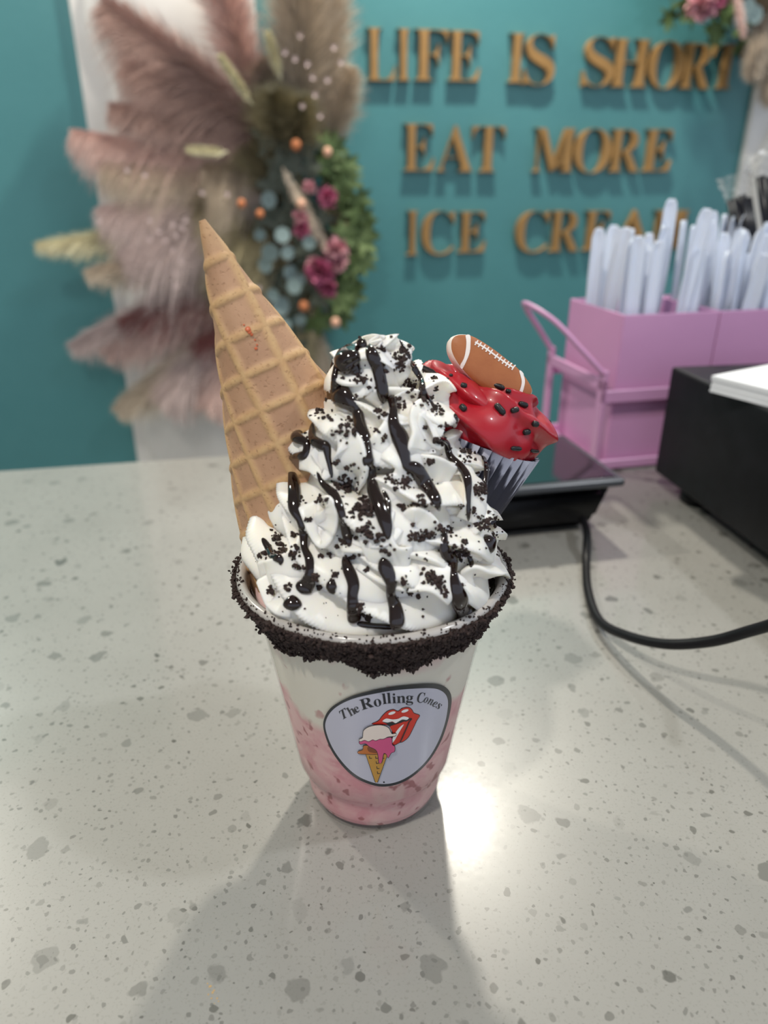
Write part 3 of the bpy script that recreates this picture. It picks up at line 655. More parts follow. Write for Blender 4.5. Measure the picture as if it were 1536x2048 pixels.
# crumbs on the rim
def ico(sub=0):
    b = bmesh.new(); bmesh.ops.create_icosphere(b, subdivisions=sub + 1 if sub else 1, radius=1)
    vv = np.array([tuple(q.co) for q in b.verts]); ff = np.array([[q.index for q in t_.verts] for t_ in b.faces]); b.free(); return vv, ff
IV, IF = ico()
def chunks(P, R, seed=1):
    r = np.random.default_rng(seed); n = len(P); P = np.array([tuple(p) for p in P]); R = np.array(R)
    s = R[:, None, None] * (.55 + .9 * r.random((n, len(IV), 1))) * (.7 + .6 * r.random((n, 1, 3)))
    q = r.normal(size=(n, 3, 3)); q, _ = np.linalg.qr(q)
    v_ = np.einsum('nij,kj->nki', q, IV) * s + P[:, None, :]
    f_ = (np.arange(n) * len(IV))[:, None, None] + IF[None]
    return v_.reshape(-1, 3), f_.reshape(-1, 3)
r = np.random.default_rng(4); N = 15000; th = r.random(N) * 2 * np.pi
edge = 9.12 + .16 * np.sin(th * 3 + 1) + .14 * np.sin(th * 7 + 2) + .10 * np.sin(th * 17) + .05 * np.sin(th * 41) - .22 * np.exp(-((th - 4.75) / .22) ** 2) - .25 * np.exp(-((th - 4.2) / .07) ** 2)
dep = r.random(N); zc = 10.52 - (10.52 - edge) * dep ** 1.0
rad = np.interp(zc, [8.6, 9.4, 10.2, 10.5], [4.22, 4.36, 4.86, 5.0]) + np.abs(r.normal(size=N)) * .07
keep = np.ones(N, bool); P = np.stack([rad * np.cos(th), rad * np.sin(th), zc], 1)
# sprinkling on top of lip
N2 = 300; t2 = r.random(N2) * 2 * np.pi; r2 = 4.97 - np.abs(r.normal(size=N2)) * .09; z2 = np.interp(r2, [4.6, 4.7, 4.8, 4.93, 4.97], [10.6, 10.66, 10.70, 10.63, 10.5])
P = np.concatenate([P, np.stack([r2 * np.cos(t2), r2 * np.sin(t2), z2], 1)]); R_ = np.concatenate([.035 + .055 * r.random(N) ** 2, .018 + .03 * r.random(N2)])
v, f = chunks(P, R_, 2); tag(mesh('rim_crumbs', v, f, M['crumb'], cup, smooth=False), 'dark chocolate cookie crumbs coating the rim', kind='stuff')
# base coat under the crumbs
nth = 240; vs = []
for i in range(nth):
    a = 2 * math.pi * i / nth; e = 9.12 + .16 * math.sin(a * 3 + 1) + .14 * math.sin(a * 7 + 2) + .10 * math.sin(a * 17) + .15 - (.22 * math.exp(-((a - 4.75) / .22) ** 2))
    for q, rr_ in ((0, 0), (.02, .04), (.5, .05), (.95, .04), (1, 0)):
        z_ = e + (10.5 - e) * q; ra = float(np.interp(z_, [8.6, 9.4, 10.2, 10.5], [4.22, 4.36, 4.84, 4.98])) + rr_
        vs.append((ra * math.cos(a), ra * math.sin(a), z_))
mesh('crumb_coating', np.array(vs), grid_faces(nth, 5, True, False), M['crumb'], cup)

# sticker on the cup
cb_t = BVHTree.FromPolygons([tuple(q) for q in CUPV], [list(q) for q in CUPF.tolist()])
def onto(bvh, u, v_, off=0.0):
    h = bvh.ray_cast(CAM, ray(u, v_)); 
    if h[0] is None: return None, None
    n = h[1]; n = -n if n.dot(ray(u, v_)) > 0 else n
    return h[0] + n * off, n
SX = lambda x, y: (630 + x / 5.12, 1340 + y / 5.12)
sc0 = SX(735, 640)
def cup_off(u, v_, off):
    p, n = onto(cb_t, u, v_)
    if p is None: return None
    a = math.atan2(p.y, p.x); r_ = math.hypot(p.x, p.y) + off
    return V((r_ * math.cos(a), r_ * math.sin(a), p.z))
def decal(name, poly, off, m, parent, smooth=0, maxe=14, th=None):
    pts = catmull(poly, smooth, True) if smooth else poly
    bm = bmesh.new(); vv = [bm.verts.new((p[0], -p[1], 0)) for p in pts]
    es = [bm.edges.new((vv[i], vv[(i + 1) % len(vv)])) for i in range(len(vv))]
    bmesh.ops.triangle_fill(bm, use_beauty=True, edges=es)
    for _ in range(5):
        le = [e for e in bm.edges if e.calc_length() > maxe * 5.12 / 2]
        if not le: break
        bmesh.ops.subdivide_edges(bm, edges=le, cuts=1); bmesh.ops.triangulate(bm, faces=bm.faces[:])
    for q in bm.verts:
        p = cup_off(*SX(q.co.x, -q.co.y), off); q.co = p if p is not None else V((0, 0, 5))
    for fc in bm.faces:
        c_ = fc.calc_center_median(); 
        fc.normal_update()
        if fc.normal.dot(V((c_.x, c_.y, 0))) < 0: fc.normal_flip()
    return bm_mesh(name, bm, m, parent, smooth=True)
outer = [(90, 600), (95, 500), (150, 400), (250, 325), (400, 255), (600, 205), (800, 170), (1000, 148), (1200, 138), (1300, 155), (1370, 210), (1395, 290), (1385, 400), (1350, 550), (1290, 720), (1200, 880), (1100, 1000), (980, 1100), (850, 1165), (720, 1190), (600, 1178), (450, 1120), (330, 1030), (220, 900), (140, 760)]
inner = [(112, 600), (118, 510), (170, 420), (262, 348), (405, 285), (600, 240), (800, 205), (1000, 187), (1180, 182), (1270, 200), (1330, 245), (1355, 310), (1352, 400), (1325, 540), (1265, 710), (1180, 865), (1080, 985), (965, 1078), (845, 1138), (720, 1162), (605, 1150), (465, 1095), (350, 1010), (242, 885), (162, 750)]
st = decal('sticker', outer, .018, M['st_border'], cup, 5)
st['label'] = 'silver guitar-pick sticker with dark border'
def sdecal(name, poly, off, m, smooth=4, label=None):
    o = decal(name, poly, off, m, st, smooth); 
    if label: o['label'] = label
    return o
def grow(poly, d):
    c = np.mean(np.array(poly, float), 0); n = len(poly); out = []
    area = sum(poly[i][0] * poly[(i + 1) % n][1] - poly[(i + 1) % n][0] * poly[i][1] for i in range(n)); sg = 1 if area > 0 else -1
    for i in range(n):
        a = np.array(poly[i - 1], float); b = np.array(poly[(i + 1) % n], float); t_ = b - a; t_ /= np.linalg.norm(t_) + 1e-9
        out.append((poly[i][0] + sg * t_[1] * d, poly[i][1] - sg * t_[0] * d))
    return out
sdecal('sticker_face', inner, .026, M['sticker'], 5)
lips = [(585, 545), (650, 515), (690, 465), (740, 418), (800, 400), (848, 418), (890, 388), (950, 378), (985, 400), (1008, 437), (1065, 460), (1035, 510), (1000, 585), (950, 680), (895, 725), (860, 735), (805, 760), (785, 720), (795, 640), (770, 570), (720, 550), (640, 550)]
sdecal('emblem_outline', grow(lips, 7), .031, M['ink'], 3); sdecal('lips', lips, .036, M['lip_red'], 3, 'red lips with tongue')
sdecal('mouth', [(690, 522), (740, 528), (790, 524), (822, 536), (860, 512), (930, 490), (990, 488), (930, 520), (860, 535), (800, 560), (765, 572), (735, 545)], .041, M['ink'], 3)
sdecal('tongue', [(765, 575), (800, 556), (860, 538), (925, 520), (905, 600), (870, 680), (830, 745), (800, 752), (790, 700), (800, 640)], .045, M['lip_red'], 3)
sdecal('teeth', [(690, 512), (730, 487), (790, 497), (850, 490), (900, 466), (955, 480), (935, 502), (890, 498), (850, 520), (820, 535), (790, 518), (745, 528), (705, 522)], .047, M['white_ink'], 3)
sdecal('tongue_shine', [(905, 545), (860, 580), (815, 640), (788, 700), (790, 735), (818, 700), (845, 650), (880, 590)], .051, M['white_ink'], 3)
for cx_, cy_ in ((785, 432), (917, 410)):
    sdecal('lip_shine', [(cx_ + 36 * math.cos(a) , cy_ + 15 * math.sin(a) - 10 * math.cos(a)) for a in np.linspace(0, 2 * math.pi, 12, endpoint=False)], .047, M['white_ink'], 2)
sdecal('lip_line', [(985, 490), (955, 520), (925, 590), (885, 680), (862, 735), (872, 735), (897, 682), (937, 592), (965, 524), (990, 494)], .049, M['ink'], 0)
cone_ = [(520, 845), (740, 850), (637, 1138), (620, 1140)]
brown = [(500, 765), (540, 762), (620, 770), (660, 800), (650, 845), (530, 848), (450, 842), (446, 822), (492, 805)]
pinkp = [(465, 712), (510, 702), (550, 715), (600, 700), (700, 688), (770, 676), (782, 700), (785, 750), (810, 770), (808, 820), (775, 835), (745, 885), (730, 850), (700, 840), (680, 930), (655, 935), (645, 850), (620, 800), (560, 770), (520, 738), (470, 745), (458, 728)]
white = [(495, 640), (505, 600), (560, 565), (640, 550), (700, 555), (750, 580), (770, 620), (785, 640), (822, 636), (822, 655), (785, 662), (740, 668), (700, 688), (660, 690), (620, 705), (590, 695), (550, 714), (510, 700), (468, 714), (458, 695), (490, 680)]
for nm, pg, o_, mm, sm in (('cone_print', cone_, .053, 'cone_ink', 0), ('scoop_print', brown, .061, 'orange_ink', 3), ('scoop_print', pinkp, .069, 'pink_ink', 3), ('scoop_print', white, .077, 'cream_ink', 3)):
    sdecal('print_outline', grow(pg, 6), o_, M['ink'], sm); sdecal(nm, pg, o_ + .004, M[mm], sm)
sdecal('scoop_shade', [(540, 775), (590, 765), (630, 790), (635, 835), (580, 832), (545, 815)], .067, M['brown_ink'], 3)
lines = []
for yy in range(5):
    for xx in range(4):
        x_ = 560 + xx * 62 - yy * 0; y_ = 870 + yy * 52
        half = (1140 - y_) / 290 * 105
        if abs(x_ + yy * 6 - 628) < half - 28: lines.append((x_ + yy * 6, y_))
pts = []
for x_, y_ in lines:
    sdecal('waffle_mark', [(x_ - 6, y_), (x_ + 1, y_), (x_ + 4, y_ + 20), (x_ + 24, y_ + 18), (x_ + 24, y_ + 25), (x_ - 2, y_ + 27)], .060, M['ink'], 0)
def st_letter(ch, x, y, h, rot, kind='bold', wf=1.0):
    g, gf, ar = getg(ch, kind); a = math.radians(rot); w_ = h * ar * wf
    vs = []
    for gx, gy in g:
        dx, dy = (gx - .5) * w_, -(gy - .5) * h
        p = cup_off(*SX(x + dx * math.cos(a) - dy * math.sin(a), y + dx * math.sin(a) + dy * math.cos(a)), .034); vs.append(p)
    o = mesh('letter', vs, gf, M['ink'], st, smooth=False)
for a in (('T', 300, 440, 92, -32, 'bi'), ('h', 372, 412, 95, -30), ('e', 428, 400, 62, -27), ('R', 528, 335, 108, -17, 'bold', 1.15), ('o', 640, 330, 76, -12, 'bold', 1.1), ('l', 708, 288, 108, -8, 'bold', 1.1), ('l', 756, 282, 108, -5, 'bold', 1.1),
          ('i', 808, 284, 100, -3, 'bold', 1.1), ('n', 880, 296, 72, -2, 'bold', 1.15), ('g', 965, 306, 98, 2, 'bold', 1.15), ('C', 1082, 278, 108, 6, 'bi', .8), ('o', 1132, 303, 62, 16, 'bi', .75), ('n', 1178, 322, 64, 22, 'bi', .75), ('e', 1222, 345, 62, 27, 'bi', .85), ('s', 1262, 366, 62, 30, 'bi', .95)):
    st_letter(*a)
sdecal('sticker_dot', [(705 + 9 * math.cos(a), 1142 + 9 * math.sin(a)) for a in np.linspace(0, 6.28, 8, endpoint=False)], .034, M['ink'], 0)

# ------------------------------------------------------------------ whipped cream
def star_helix(turns, zf, rf, af, n, amp, twist, nth, nphi, ph0=0.0, seed=0, wob=.08, pw=.8, lean=.2, fine=0.0, ctr=lambda q: (0, 0)):
    q = np.linspace(0, 1, nth); th = ph0 + q * turns * 2 * np.pi
    z = np.interp(q, *zf); rho = np.interp(q, *rf); a = np.interp(q, *af)
    cxy = np.array([ctr(t_) for t_ in q])
    # low-frequency wobble, as a piping hand makes
    rs = np.random.default_rng(seed); W = lambda k, s: sum(np.sin(th * f_ + rs.random() * 6.28) * g_ for f_, g_ in ((k, .5), (k * 1.7, .3), (k * 2.9, .2))) * s
    rho = rho + W(2.3, wob); z = z + W(2.9, wob); a = a * (1 + W(3.3, .14))
    cen = np.stack([rho * np.cos(th) + cxy[:, 0], rho * np.sin(th) + cxy[:, 1], z], 1)
    T = np.gradient(cen, axis=0); T /= np.linalg.norm(T, axis=1)[:, None]
    R = np.stack([np.cos(th), np.sin(th), 0 * th], 1); R -= T * np.sum(R * T, 1)[:, None]; R /= np.linalg.norm(R, axis=1)[:, None]
    B = np.cross(T, R)
    sarc = np.concatenate([[0], np.cumsum(np.linalg.norm(np.diff(cen, axis=0), axis=1))])
    phi = np.linspace(0, 2 * np.pi, nphi, endpoint=False)
    tw = twist * sarc + W(1.9, .55)
    psi = (phi[None, :] * n - tw[:, None]) / 2
    sn = np.abs(np.sin(psi)) ** pw
    am = amp * (1 + W(4.7, .45))[:, None]
    sn2 = np.abs(np.sin(psi * 2.0 + .7)) ** .8; mod = np.clip(.5 + W(6.1, .9), 0, 1)[:, None]
    rr = a[:, None] * (1.08 - am * sn - fine * mod * (sn2 - .5))
    ph = phi[None, :] + lean * (1 - sn)          # the crests lean over, so that they fold
    v_ = cen[:, None] + R[:, None] * (rr * np.cos(ph))[..., None] + B[:, None] * (rr * np.sin(ph))[..., None]
    f_ = grid_faces(nth, nphi, False, True)
    return v_.reshape(-1, 3), f_
wc = empty('whipped_cream', (0, 0, 10.2), 'tall swirl of white whipped cream with chocolate drizzle and cookie crumbs', 'whipped cream')
cq = [0, .10, .30, .50, .68, .84, .95, 1]
cv, cf = star_helix(4.3, (cq, [10.95, 11.1, 12.35, 13.8, 15.4, 17.0, 18.0, 18.5]), (cq, [3.30, 3.34, 3.02, 2.52, 1.88, 1.05, .55, .2]), (cq, [1.42, 1.42, 1.42, 1.40, 1.30, 1.18, 1.02, .7]),
                    5, .40, 3.3, 3000, 132, ph0=-2.4, seed=3, wob=.13, pw=.95, lean=.46, fine=.10, ctr=lambda q: (.10 + .30 * q, 0))
nrmz = []
for i in range(0, len(cv)):
    pass
pn = np.array([noise.noise(V(p) * .9) for p in cv[::1]])
cv = cv + np.stack([pn * .10, np.roll(pn, 777) * .10, pn * .08], 1)
body = mesh('swirl', cv, cf[:, ::-1], M['cream'], wc)
# crests of the folds: sharp on one side, running out softly on the other
ZX = lambda x, y: (440 + x / 2.194, 620 + y / 2.194)
CREST = [([(500, 235), (503, 290), (540, 322), (600, 328), (655, 305)], 1, .24), ([(425, 425), (480, 406), (540, 420), (592, 452)], -1, .22), ([(472, 560), (500, 530), (555, 536), (602, 572), (625, 625), (642, 690), (638, 750), (595, 795)], -1, .30),
 ([(745, 440), (722, 505), (680, 560), (640, 592)], 1, .24), ([(925, 405), (880, 412), (850, 440), (836, 490), (842, 545), (826, 605), (832, 648)], 1, .28), ([(912, 450), (876, 470), (872, 520), (902, 575), (950, 602), (985, 590)], 1, .24),
 ([(640, 400), (680, 350), (745, 345), (830, 350), (880, 365)], -1, .22), ([(350, 860), (395, 960), (432, 1020), (462, 1030), (495, 990), (516, 920), (510, 858), (482, 826), (448, 838), (436, 890), (446, 960)], 1, .26),
 ([(800, 905), (838, 878), (890, 885), (940, 935), (965, 985)], -1, .26), ([(1000, 715), (1055, 718), (1078, 765), (1072, 850), (1050, 910)], 1, .26), ([(160, 1120), (200, 1108), (255, 1100), (330, 1058), (352, 985)], -1, .28),
 ([(165, 1180), (185, 1262), (255, 1322), (330, 1345)], 1, .22), ([(530, 1048), (610, 1062), (720, 1082), (850, 1086), (940, 1112), (1005, 1140)], 1, .28), ([(600, 1125), (690, 1182), (800, 1222), (920, 1226), (1010, 1292)], 1, .28),
 ([(1035, 1180), (1100, 1122), (1180, 1135), (1252, 1165)], -1, .30), ([(850, 640), (920, 645), (985, 668), (1045, 705)], -1, .24), ([(340, 690), (400, 700), (450, 740), (500, 700)], 1, .20),
 ([(700, 640), (740, 660), (775, 690), (760, 730), (700, 740)], 1, .22), ([(560, 1010), (640, 1035), (740, 1020), (800, 960)], 1, .24), ([(1100, 990), (1160, 940), (1215, 870)], 1, .28), ([(760, 880), (740, 960), (770, 1040), (850, 1050)], -1, .22)]
def crest_parts():
    B0 = BVHTree.FromPolygons([tuple(p) for p in cv], cf.tolist()); out = []
    for path, sg, h in CREST:
        P = []; Nn = []
        for x, y in catmull(path, 9):
            d = ray(*ZX(x, y)); hit = B0.ray_cast(CAM, d)
            if hit[0] is None: continue
            n_ = hit[1]; n_ = -n_ if n_.dot(d) > 0 else n_
            P.append(np.array(hit[0])); Nn.append(np.array(n_ * .6 - d * .4))
        if len(P) < 8: continue
        P = np.array(P); Nn = np.array(Nn); eye = np.array(CAM); D = np.linalg.norm(P - eye, axis=1); dr_ = (P - eye) / D[:, None]
        for _ in range(3):
            D = np.array([(.5 * D[max(0, i - 6):i + 7].mean() + .5 * D[max(0, i - 5):i + 6].min()) for i in range(len(D))]); Nn = np.array([Nn[max(0, i - 5):i + 6].mean(0) for i in range(len(Nn))])
        P = eye + dr_ * D[:, None]; Nn /= np.linalg.norm(Nn, axis=1)[:, None]
        T = np.gradient(P, axis=0); T /= np.linalg.norm(T, axis=1)[:, None]; S_ = np.cross(Nn, T) * sg; m = len(P)
        tp = np.clip(np.minimum(np.arange(m) + .2, m - 1 - np.arange(m) + .2) / 9, 0, 1) ** .6
        prof_ = [(.16, -1.6), (.03, -.6), (-.07, .25), (-.09, .75), (-.06, .98), (0, 1.05), (.07, .93), (.18, .66), (.34, .34), (.52, .08), (.72, -.25), (.95, -.9)]
        vv = np.stack([P + S_ * (a_ * .95) + Nn * ((b_ * h * tp - .03 - (1 - tp) * .10)[:, None]) for a_, b_ in prof_], 1).reshape(-1, 3)
        out.append((vv, grid_faces(m, len(prof_))))
    return out
for vv, ff in crest_parts():
    mesh('cream_fold', vv, ff, M['cream'], wc); cf = np.concatenate([cf, ff + len(cv)]); cv = np.concatenate([cv, vv])
core = [(3.5, 10.05), (3.6, 10.5), (3.5, 11.2), (3.3, 12.5), (2.7, 14), (2.0, 15.5), (1.2, 17), (.5, 18.2), (.01, 18.6)]
kv, kf = lathe(core, 64); mesh('cream_core', kv, kf, M['cream'], wc)
# broad petals of the lowest ring
allv = [tuple(p) for p in cv] + [tuple(p) for p in kv]; allf = cf.tolist() + (kf + len(cv)).tolist()
shv, shf = lathe([(4.9, 10.5), (4.55, 10.68), (4.3, 10.0), (.01, 10.3)], 64)
allf2 = allf + (shf + len(allv)).tolist(); allv2 = allv + [tuple(p) for p in shv]
CB = BVHTree.FromPolygons(allv, allf); CB2 = BVHTree.FromPolygons(allv2, allf2)

ZX = lambda x, y: (440 + x / 2.194, 620 + y / 2.194)
DR = [
 [(565, 118, 8), (600, 128, 26), (640, 165, 18)],
 [(600, 140, 18), (600, 165, 36), (560, 200, 58), (566, 235, 58), (592, 268, 30), (600, 288, 8)],
 [(520, 225, 18), (502, 290, 14), (512, 340, 30), (532, 375, 52), (570, 410, 38), (600, 440, 28), (612, 500, 28), (632, 560, 32), (645, 600, 20), (650, 660, 28), (665, 720, 22), (672, 790, 30), (700, 860, 32), (725, 930, 32), (735, 985, 18), (733, 1008, 6)],
 [(715, 790, 10), (737, 840, 12), (742, 900, 10), (747, 940, 10)],
 [(655, 148, 8), (665, 190, 28), (690, 250, 28), (705, 310, 28), (715, 370, 26), (716, 412, 8)],
 [(750, 375, 22), (760, 430, 18), (762, 500, 28), (790, 560, 40), (805, 620, 30), (820, 680, 24), (860, 700, 34), (900, 760, 34), (940, 820, 30), (957, 860, 18), (966, 882, 6)],
 [(785, 125, 5), (820, 190, 9), (850, 250, 14), (885, 310, 12), (890, 360, 18), (920, 400, 12), (942, 422, 5)],
 [(345, 480, 8), (357, 520, 22), (332, 555, 26), (378, 585, 18), (372, 635, 22), (310, 645, 14), (272, 692, 4)],
 [(320, 650, 12), (318, 720, 20), (325, 800, 28), (325, 870, 26), (350, 920, 18), (365, 970, 20), (370, 1040, 16), (390, 1090, 20), (395, 1150, 22), (385, 1195, 34), (365, 1225, 40), (355, 1245, 14)],
 [(405, 495, 10), (405, 560, 20), (440, 590, 25), (465, 600, 22), (475, 650, 14), (485, 700, 10), (490, 738, 6)],
 [(425, 708, 5), (450, 760, 14), (500, 810, 22), (530, 880, 18), (545, 940, 20), (560, 1000, 22), (572, 1032, 6)],
 [(945, 560, 8), (990, 580, 14), (1010, 640, 16), (1060, 690, 18), (1085, 740, 20), (1090, 820, 12), (1090, 900, 9), (1090, 928, 3)],
 [(1133, 598, 4), (1158, 650, 11), (1170, 690, 14), (1165, 760, 12), (1163, 800, 10)],
 [(1030, 450, 8), (1036, 478, 12), (1040, 502, 4)],
 [(540, 1082, 8), (560, 1130, 26), (585, 1200, 28), (580, 1260, 24), (585, 1320, 30), (592, 1372, 34)],
 [(712, 1085, 12), (725, 1130, 34), (750, 1190, 28), (750, 1250, 22), (770, 1310, 32), (775, 1372, 36), (770, 1400, 14)],
 [(990, 965, 8), (985, 1050, 24), (1010, 1090, 36), (1025, 1140, 18), (1030, 1190, 24), (1050, 1270, 42), (1070, 1320, 44), (1078, 1345, 18)],
 [(1165, 985, 16), (1175, 1015, 46), (1185, 1045, 34), (1190, 1068, 10)],
 [(1088, 1075, 8), (1103, 1108, 12), (1100, 1130, 6)],
 [(185, 1000, 10), (210, 1040, 16), (230, 1080, 16), (262, 1092, 20), (265, 1120, 5)],
 [(500, 1180, 6), (490, 1205, 24), (490, 1228, 20), (502, 1250, 4)],
 [(318, 1250, 10), (318, 1275, 36), (318, 1298, 42), (318, 1320, 18)],
 [(600, 1375, 16), (680, 1387, 12), (770, 1392, 14)],
]
def drizzle(path):
    pts = catmull(path, 10); P = []; Nn = []; W_ = []
    for x, y, w_ in pts:
        p, n = onto(CB2, *ZX(x, y))
        if p is None: continue
        P.append(np.array(p)); Nn.append(np.array(n)); W_.append(max(.02, 1.02 * w_ / 2.194 / FPX * (p - CAM).length))
    if len(P) < 4: return
    P = np.array(P); Nn = np.array(Nn)
    # settle: smooth along the run, pulled a little towards the crests it crosses
    eye = np.array(CAM); D = np.linalg.norm(P - eye, axis=1); dirs = (P - eye) / D[:, None]
    k = 7; Dm = np.array([D[max(0, i - k):i + k + 1].min() for i in range(len(D))]); Ds = np.array([(.40 * D + .60 * Dm)[max(0, i - 4):i + 5].mean() for i in range(len(D))])
    P = eye + dirs * np.minimum(Ds, D + .02)[:, None]
    Nn = np.array([Nn[max(0, i - 6):i + 7].mean(0) for i in range(len(Nn))]); Nn /= np.linalg.norm(Nn, axis=1)[:, None] + 1e-9
    Nn = Nn * .6 - dirs * .4
    W_ = np.array(W_)
    e0 = np.arange(len(W_)); W_ = W_ * np.minimum(1, np.sqrt((e0 + .3) / 4)) * np.minimum(1, np.sqrt((len(W_) - 1 - e0 + .3) / 4))
    vs, fs = tube([V(p) for p in P], list(W_), 14, flat=.62, nrm=[V(n) for n in Nn])
    o = mesh('chocolate_drizzle', vs, fs, M['sauce'], wc)
    md = o.modifiers.new('s', 'SMOOTH'); md.iterations = 3; md.factor = .5
    return vs, fs
dz = [drizzle(p) for p in DR]
# a few runs on the side away from the camera
for a0 in (.4, 1.0, 1.7, 2.3, 2.9):
    P = []
    for k in range(40):
        z_ = 18.3 - k * .19; a = a0 + .15 * math.sin(k * .3 + a0 * 5); o_ = V((7 * math.cos(a), 7 * math.sin(a), z_)); h = CB.ray_cast(o_, V((-math.cos(a), -math.sin(a), 0)))
        if h[0] is not None: P.append(h[0])
    if len(P) > 8:
        P = [sum((P[max(0, min(len(P) - 1, i + j))] for j in (-2, -1, 0, 1, 2)), V()) / 5 for i in range(len(P))]
        nr = [V((p.x, p.y, .5)).normalized() for p in P]; vs, fs = tube(P, [.08 + .1 * abs(math.sin(i * .31)) for i in range(len(P))], 12, flat=.6, nrm=nr); mesh('chocolate_drizzle', vs, fs, M['sauce'], wc)
CL = [(590, 105, 26, 16), (712, 168, 22, 8), (790, 180, 34, 16), (775, 240, 48, 28), (800, 215, 22, 12), (620, 300, 44, 26), (540, 298, 8, 3), (835, 322, 36, 22), (895, 385, 44, 26), (945, 440, 30, 24), (500, 385, 36, 18), (600, 375, 10, 4), (655, 340, 8, 3),
      (935, 300, 16, 8), (945, 345, 10, 4), (425, 445, 30, 12), (470, 470, 30, 10), (535, 520, 55, 26), (595, 505, 40, 26), (700, 450, 24, 20), (720, 565, 16, 8), (680, 530, 20, 6), (795, 420, 26, 12), (770, 395, 20, 12), (985, 510, 24, 10), (895, 510, 10, 4), (955, 575, 24, 14),
      (1085, 645, 34, 20), (1060, 620, 14, 6), (920, 665, 18, 7), (515, 665, 14, 6), (570, 690, 24, 8), (560, 765, 50, 46), (500, 770, 24, 10), (440, 835, 22, 14), (350, 735, 30, 18), (350, 830, 30, 12), (310, 735, 14, 8), (800, 755, 40, 32), (750, 745, 24, 12), (800, 865, 14, 10), (1150, 790, 40, 46), (1125, 715, 8, 3),
      (390, 920, 14, 12), (620, 880, 50, 60), (660, 850, 30, 22), (640, 975, 48, 46), (880, 850, 34, 22), (930, 820, 16, 6), (1060, 860, 16, 8), (855, 995, 34, 30), (915, 985, 26, 24), (850, 940, 8, 4), (1165, 930, 52, 60), (980, 975, 40, 34), (1060, 1065, 56, 62), (250, 1000, 24, 16), (325, 990, 14, 8), (255, 1055, 46, 36), (320, 1070, 32, 24), (190, 1075, 20, 14),
      (550, 1010, 34, 26), (575, 1090, 22, 8), (640, 1145, 10, 4), (925, 1175, 36, 44), (960, 1195, 26, 14), (810, 1190, 20, 12), (830, 1250, 14, 6), (870, 1255, 6, 4), (225, 1235, 18, 12), (300, 1215, 24, 10), (350, 1130, 20, 8), (425, 1170, 18, 12), (430, 1215, 12, 6), (500, 1165, 22, 8), (545, 1130, 14, 6), (440, 1080, 16, 6), (480, 1075, 12, 5),
      (1250, 1055, 34, 22), (1210, 985, 20, 12), (990, 1250, 18, 8), (970, 1230, 16, 6), (620, 1310, 24, 14), (640, 1340, 30, 16), (1060, 1210, 16, 6), (860, 150, 6, 3), (910, 235, 24, 10), (740, 1040, 60, 6), (880, 1090, 60, 4), (700, 1060, 40, 3), (1110, 880, 20, 8)]
random.seed(21); P = []; R_ = []
def put(u, v_, r_):
    p, n = onto(CB2, u, v_)
    if p is not None: P.append(tuple(p + n * r_ * .35)); R_.append(r_)
for x, y, s, n in CL:
    for k in range(int(n * 1.0)): put(*ZX(random.gauss(x, s * .55), random.gauss(y, s * .42)), random.choice((.03, .04, .05, .065, .08)))
for k in range(220): put(*ZX(random.uniform(150, 1230), random.uniform(100, 1380)), random.choice((.018, .022, .03, .045)))
for k in range(500):                                     # the far side of the swirl
    a = random.uniform(.1, 3.04); z_ = random.uniform(10.8, 18.5); h = CB.ray_cast(V((7 * math.cos(a), 7 * math.sin(a), z_)), V((-math.cos(a), -math.sin(a), 0)))
    if h[0] is not None: P.append(tuple(h[0])); R_.append(random.choice((.03, .05, .07)))
v, f = chunks(P, R_, 9); tag(mesh('cookie_crumbs', v, f, M['crumb'], wc, smooth=False), kind='stuff')

# ------------------------------------------------------------------ waffle cone
AP = at_y(404, 440, .6); BO = V((-1.25, 1.3, 10.4))
wf = empty('waffle_cone', BO, 'upside-down waffle cone stuck into the whipped cream, tip upwards', 'waffle cone')
ax = (BO - AP); LC = ax.length; ax.normalize(); e1 = (CAM - AP); e1 = (e1 - ax * e1.dot(ax)).normalized(); e2 = ax.cross(e1)
ns, nph = 420, 460; s_ = np.linspace(.0, LC, ns); phi = np.linspace(-np.pi, np.pi, nph)
S, PH = np.meshgrid(s_, phi, indexing='ij')
slope = .300; rb_ = slope * S * (1.06 - .008 * S) + .06
psi = (PH) * .285; U = S * np.cos(psi); W2 = S * np.sin(psi)
a0 = math.radians(3); U2 = U * math.cos(a0) - W2 * math.sin(a0); W3 = U * math.sin(a0) + W2 * math.cos(a0)
g = 1.14
du = np.abs((U2 / g) % 1 - .5) * g; dw = np.abs(((W3 + .28) / g) % 1 - .5) * g
ridge = np.maximum(1 - np.clip((.5 * g - du) / .0001, 0, 0), 0)
dl = np.minimum(.5 * g - du, .5 * g - dw)                 # distance to the nearest lattice line
dl = np.minimum(np.abs(((U2 / g) % 1) * g - 0), g - ((U2 / g) % 1) * g); dl2 = np.minimum(((W3 + .28) / g % 1) * g, g - ((W3 + .28) / g % 1) * g)
dl = np.minimum(dl, dl2)
hgt = 1 / (1 + np.exp((dl - .125) / .036))
fade = np.clip((S - .4) / .9, 0, 1); hgt = hgt * fade + (1 - fade) * .5
rr = rb_ + hgt * .085 + .05 * np.sin(PH * 2 + S * .5) * np.clip(S / 4, 0, 1)
rr = rr + np.where(PH > 2.5, (PH - 2.5) / .64 * .12, 0)    # overlap seam at the back
cen = np.array(AP)[None, None] + S[..., None] * np.array(ax)
wv = cen + (rr * np.cos(PH))[..., None] * np.array(e1) + (rr * np.sin(PH))[..., None] * np.array(e2)
wo = mesh('cone_shell', wv.reshape(-1, 3), grid_faces(ns, nph), M['waffle'], wf)
at = wo.data.attributes.new('ridge', 'FLOAT', 'POINT'); at.data.foreach_set('value', hgt.ravel().astype(np.float32))
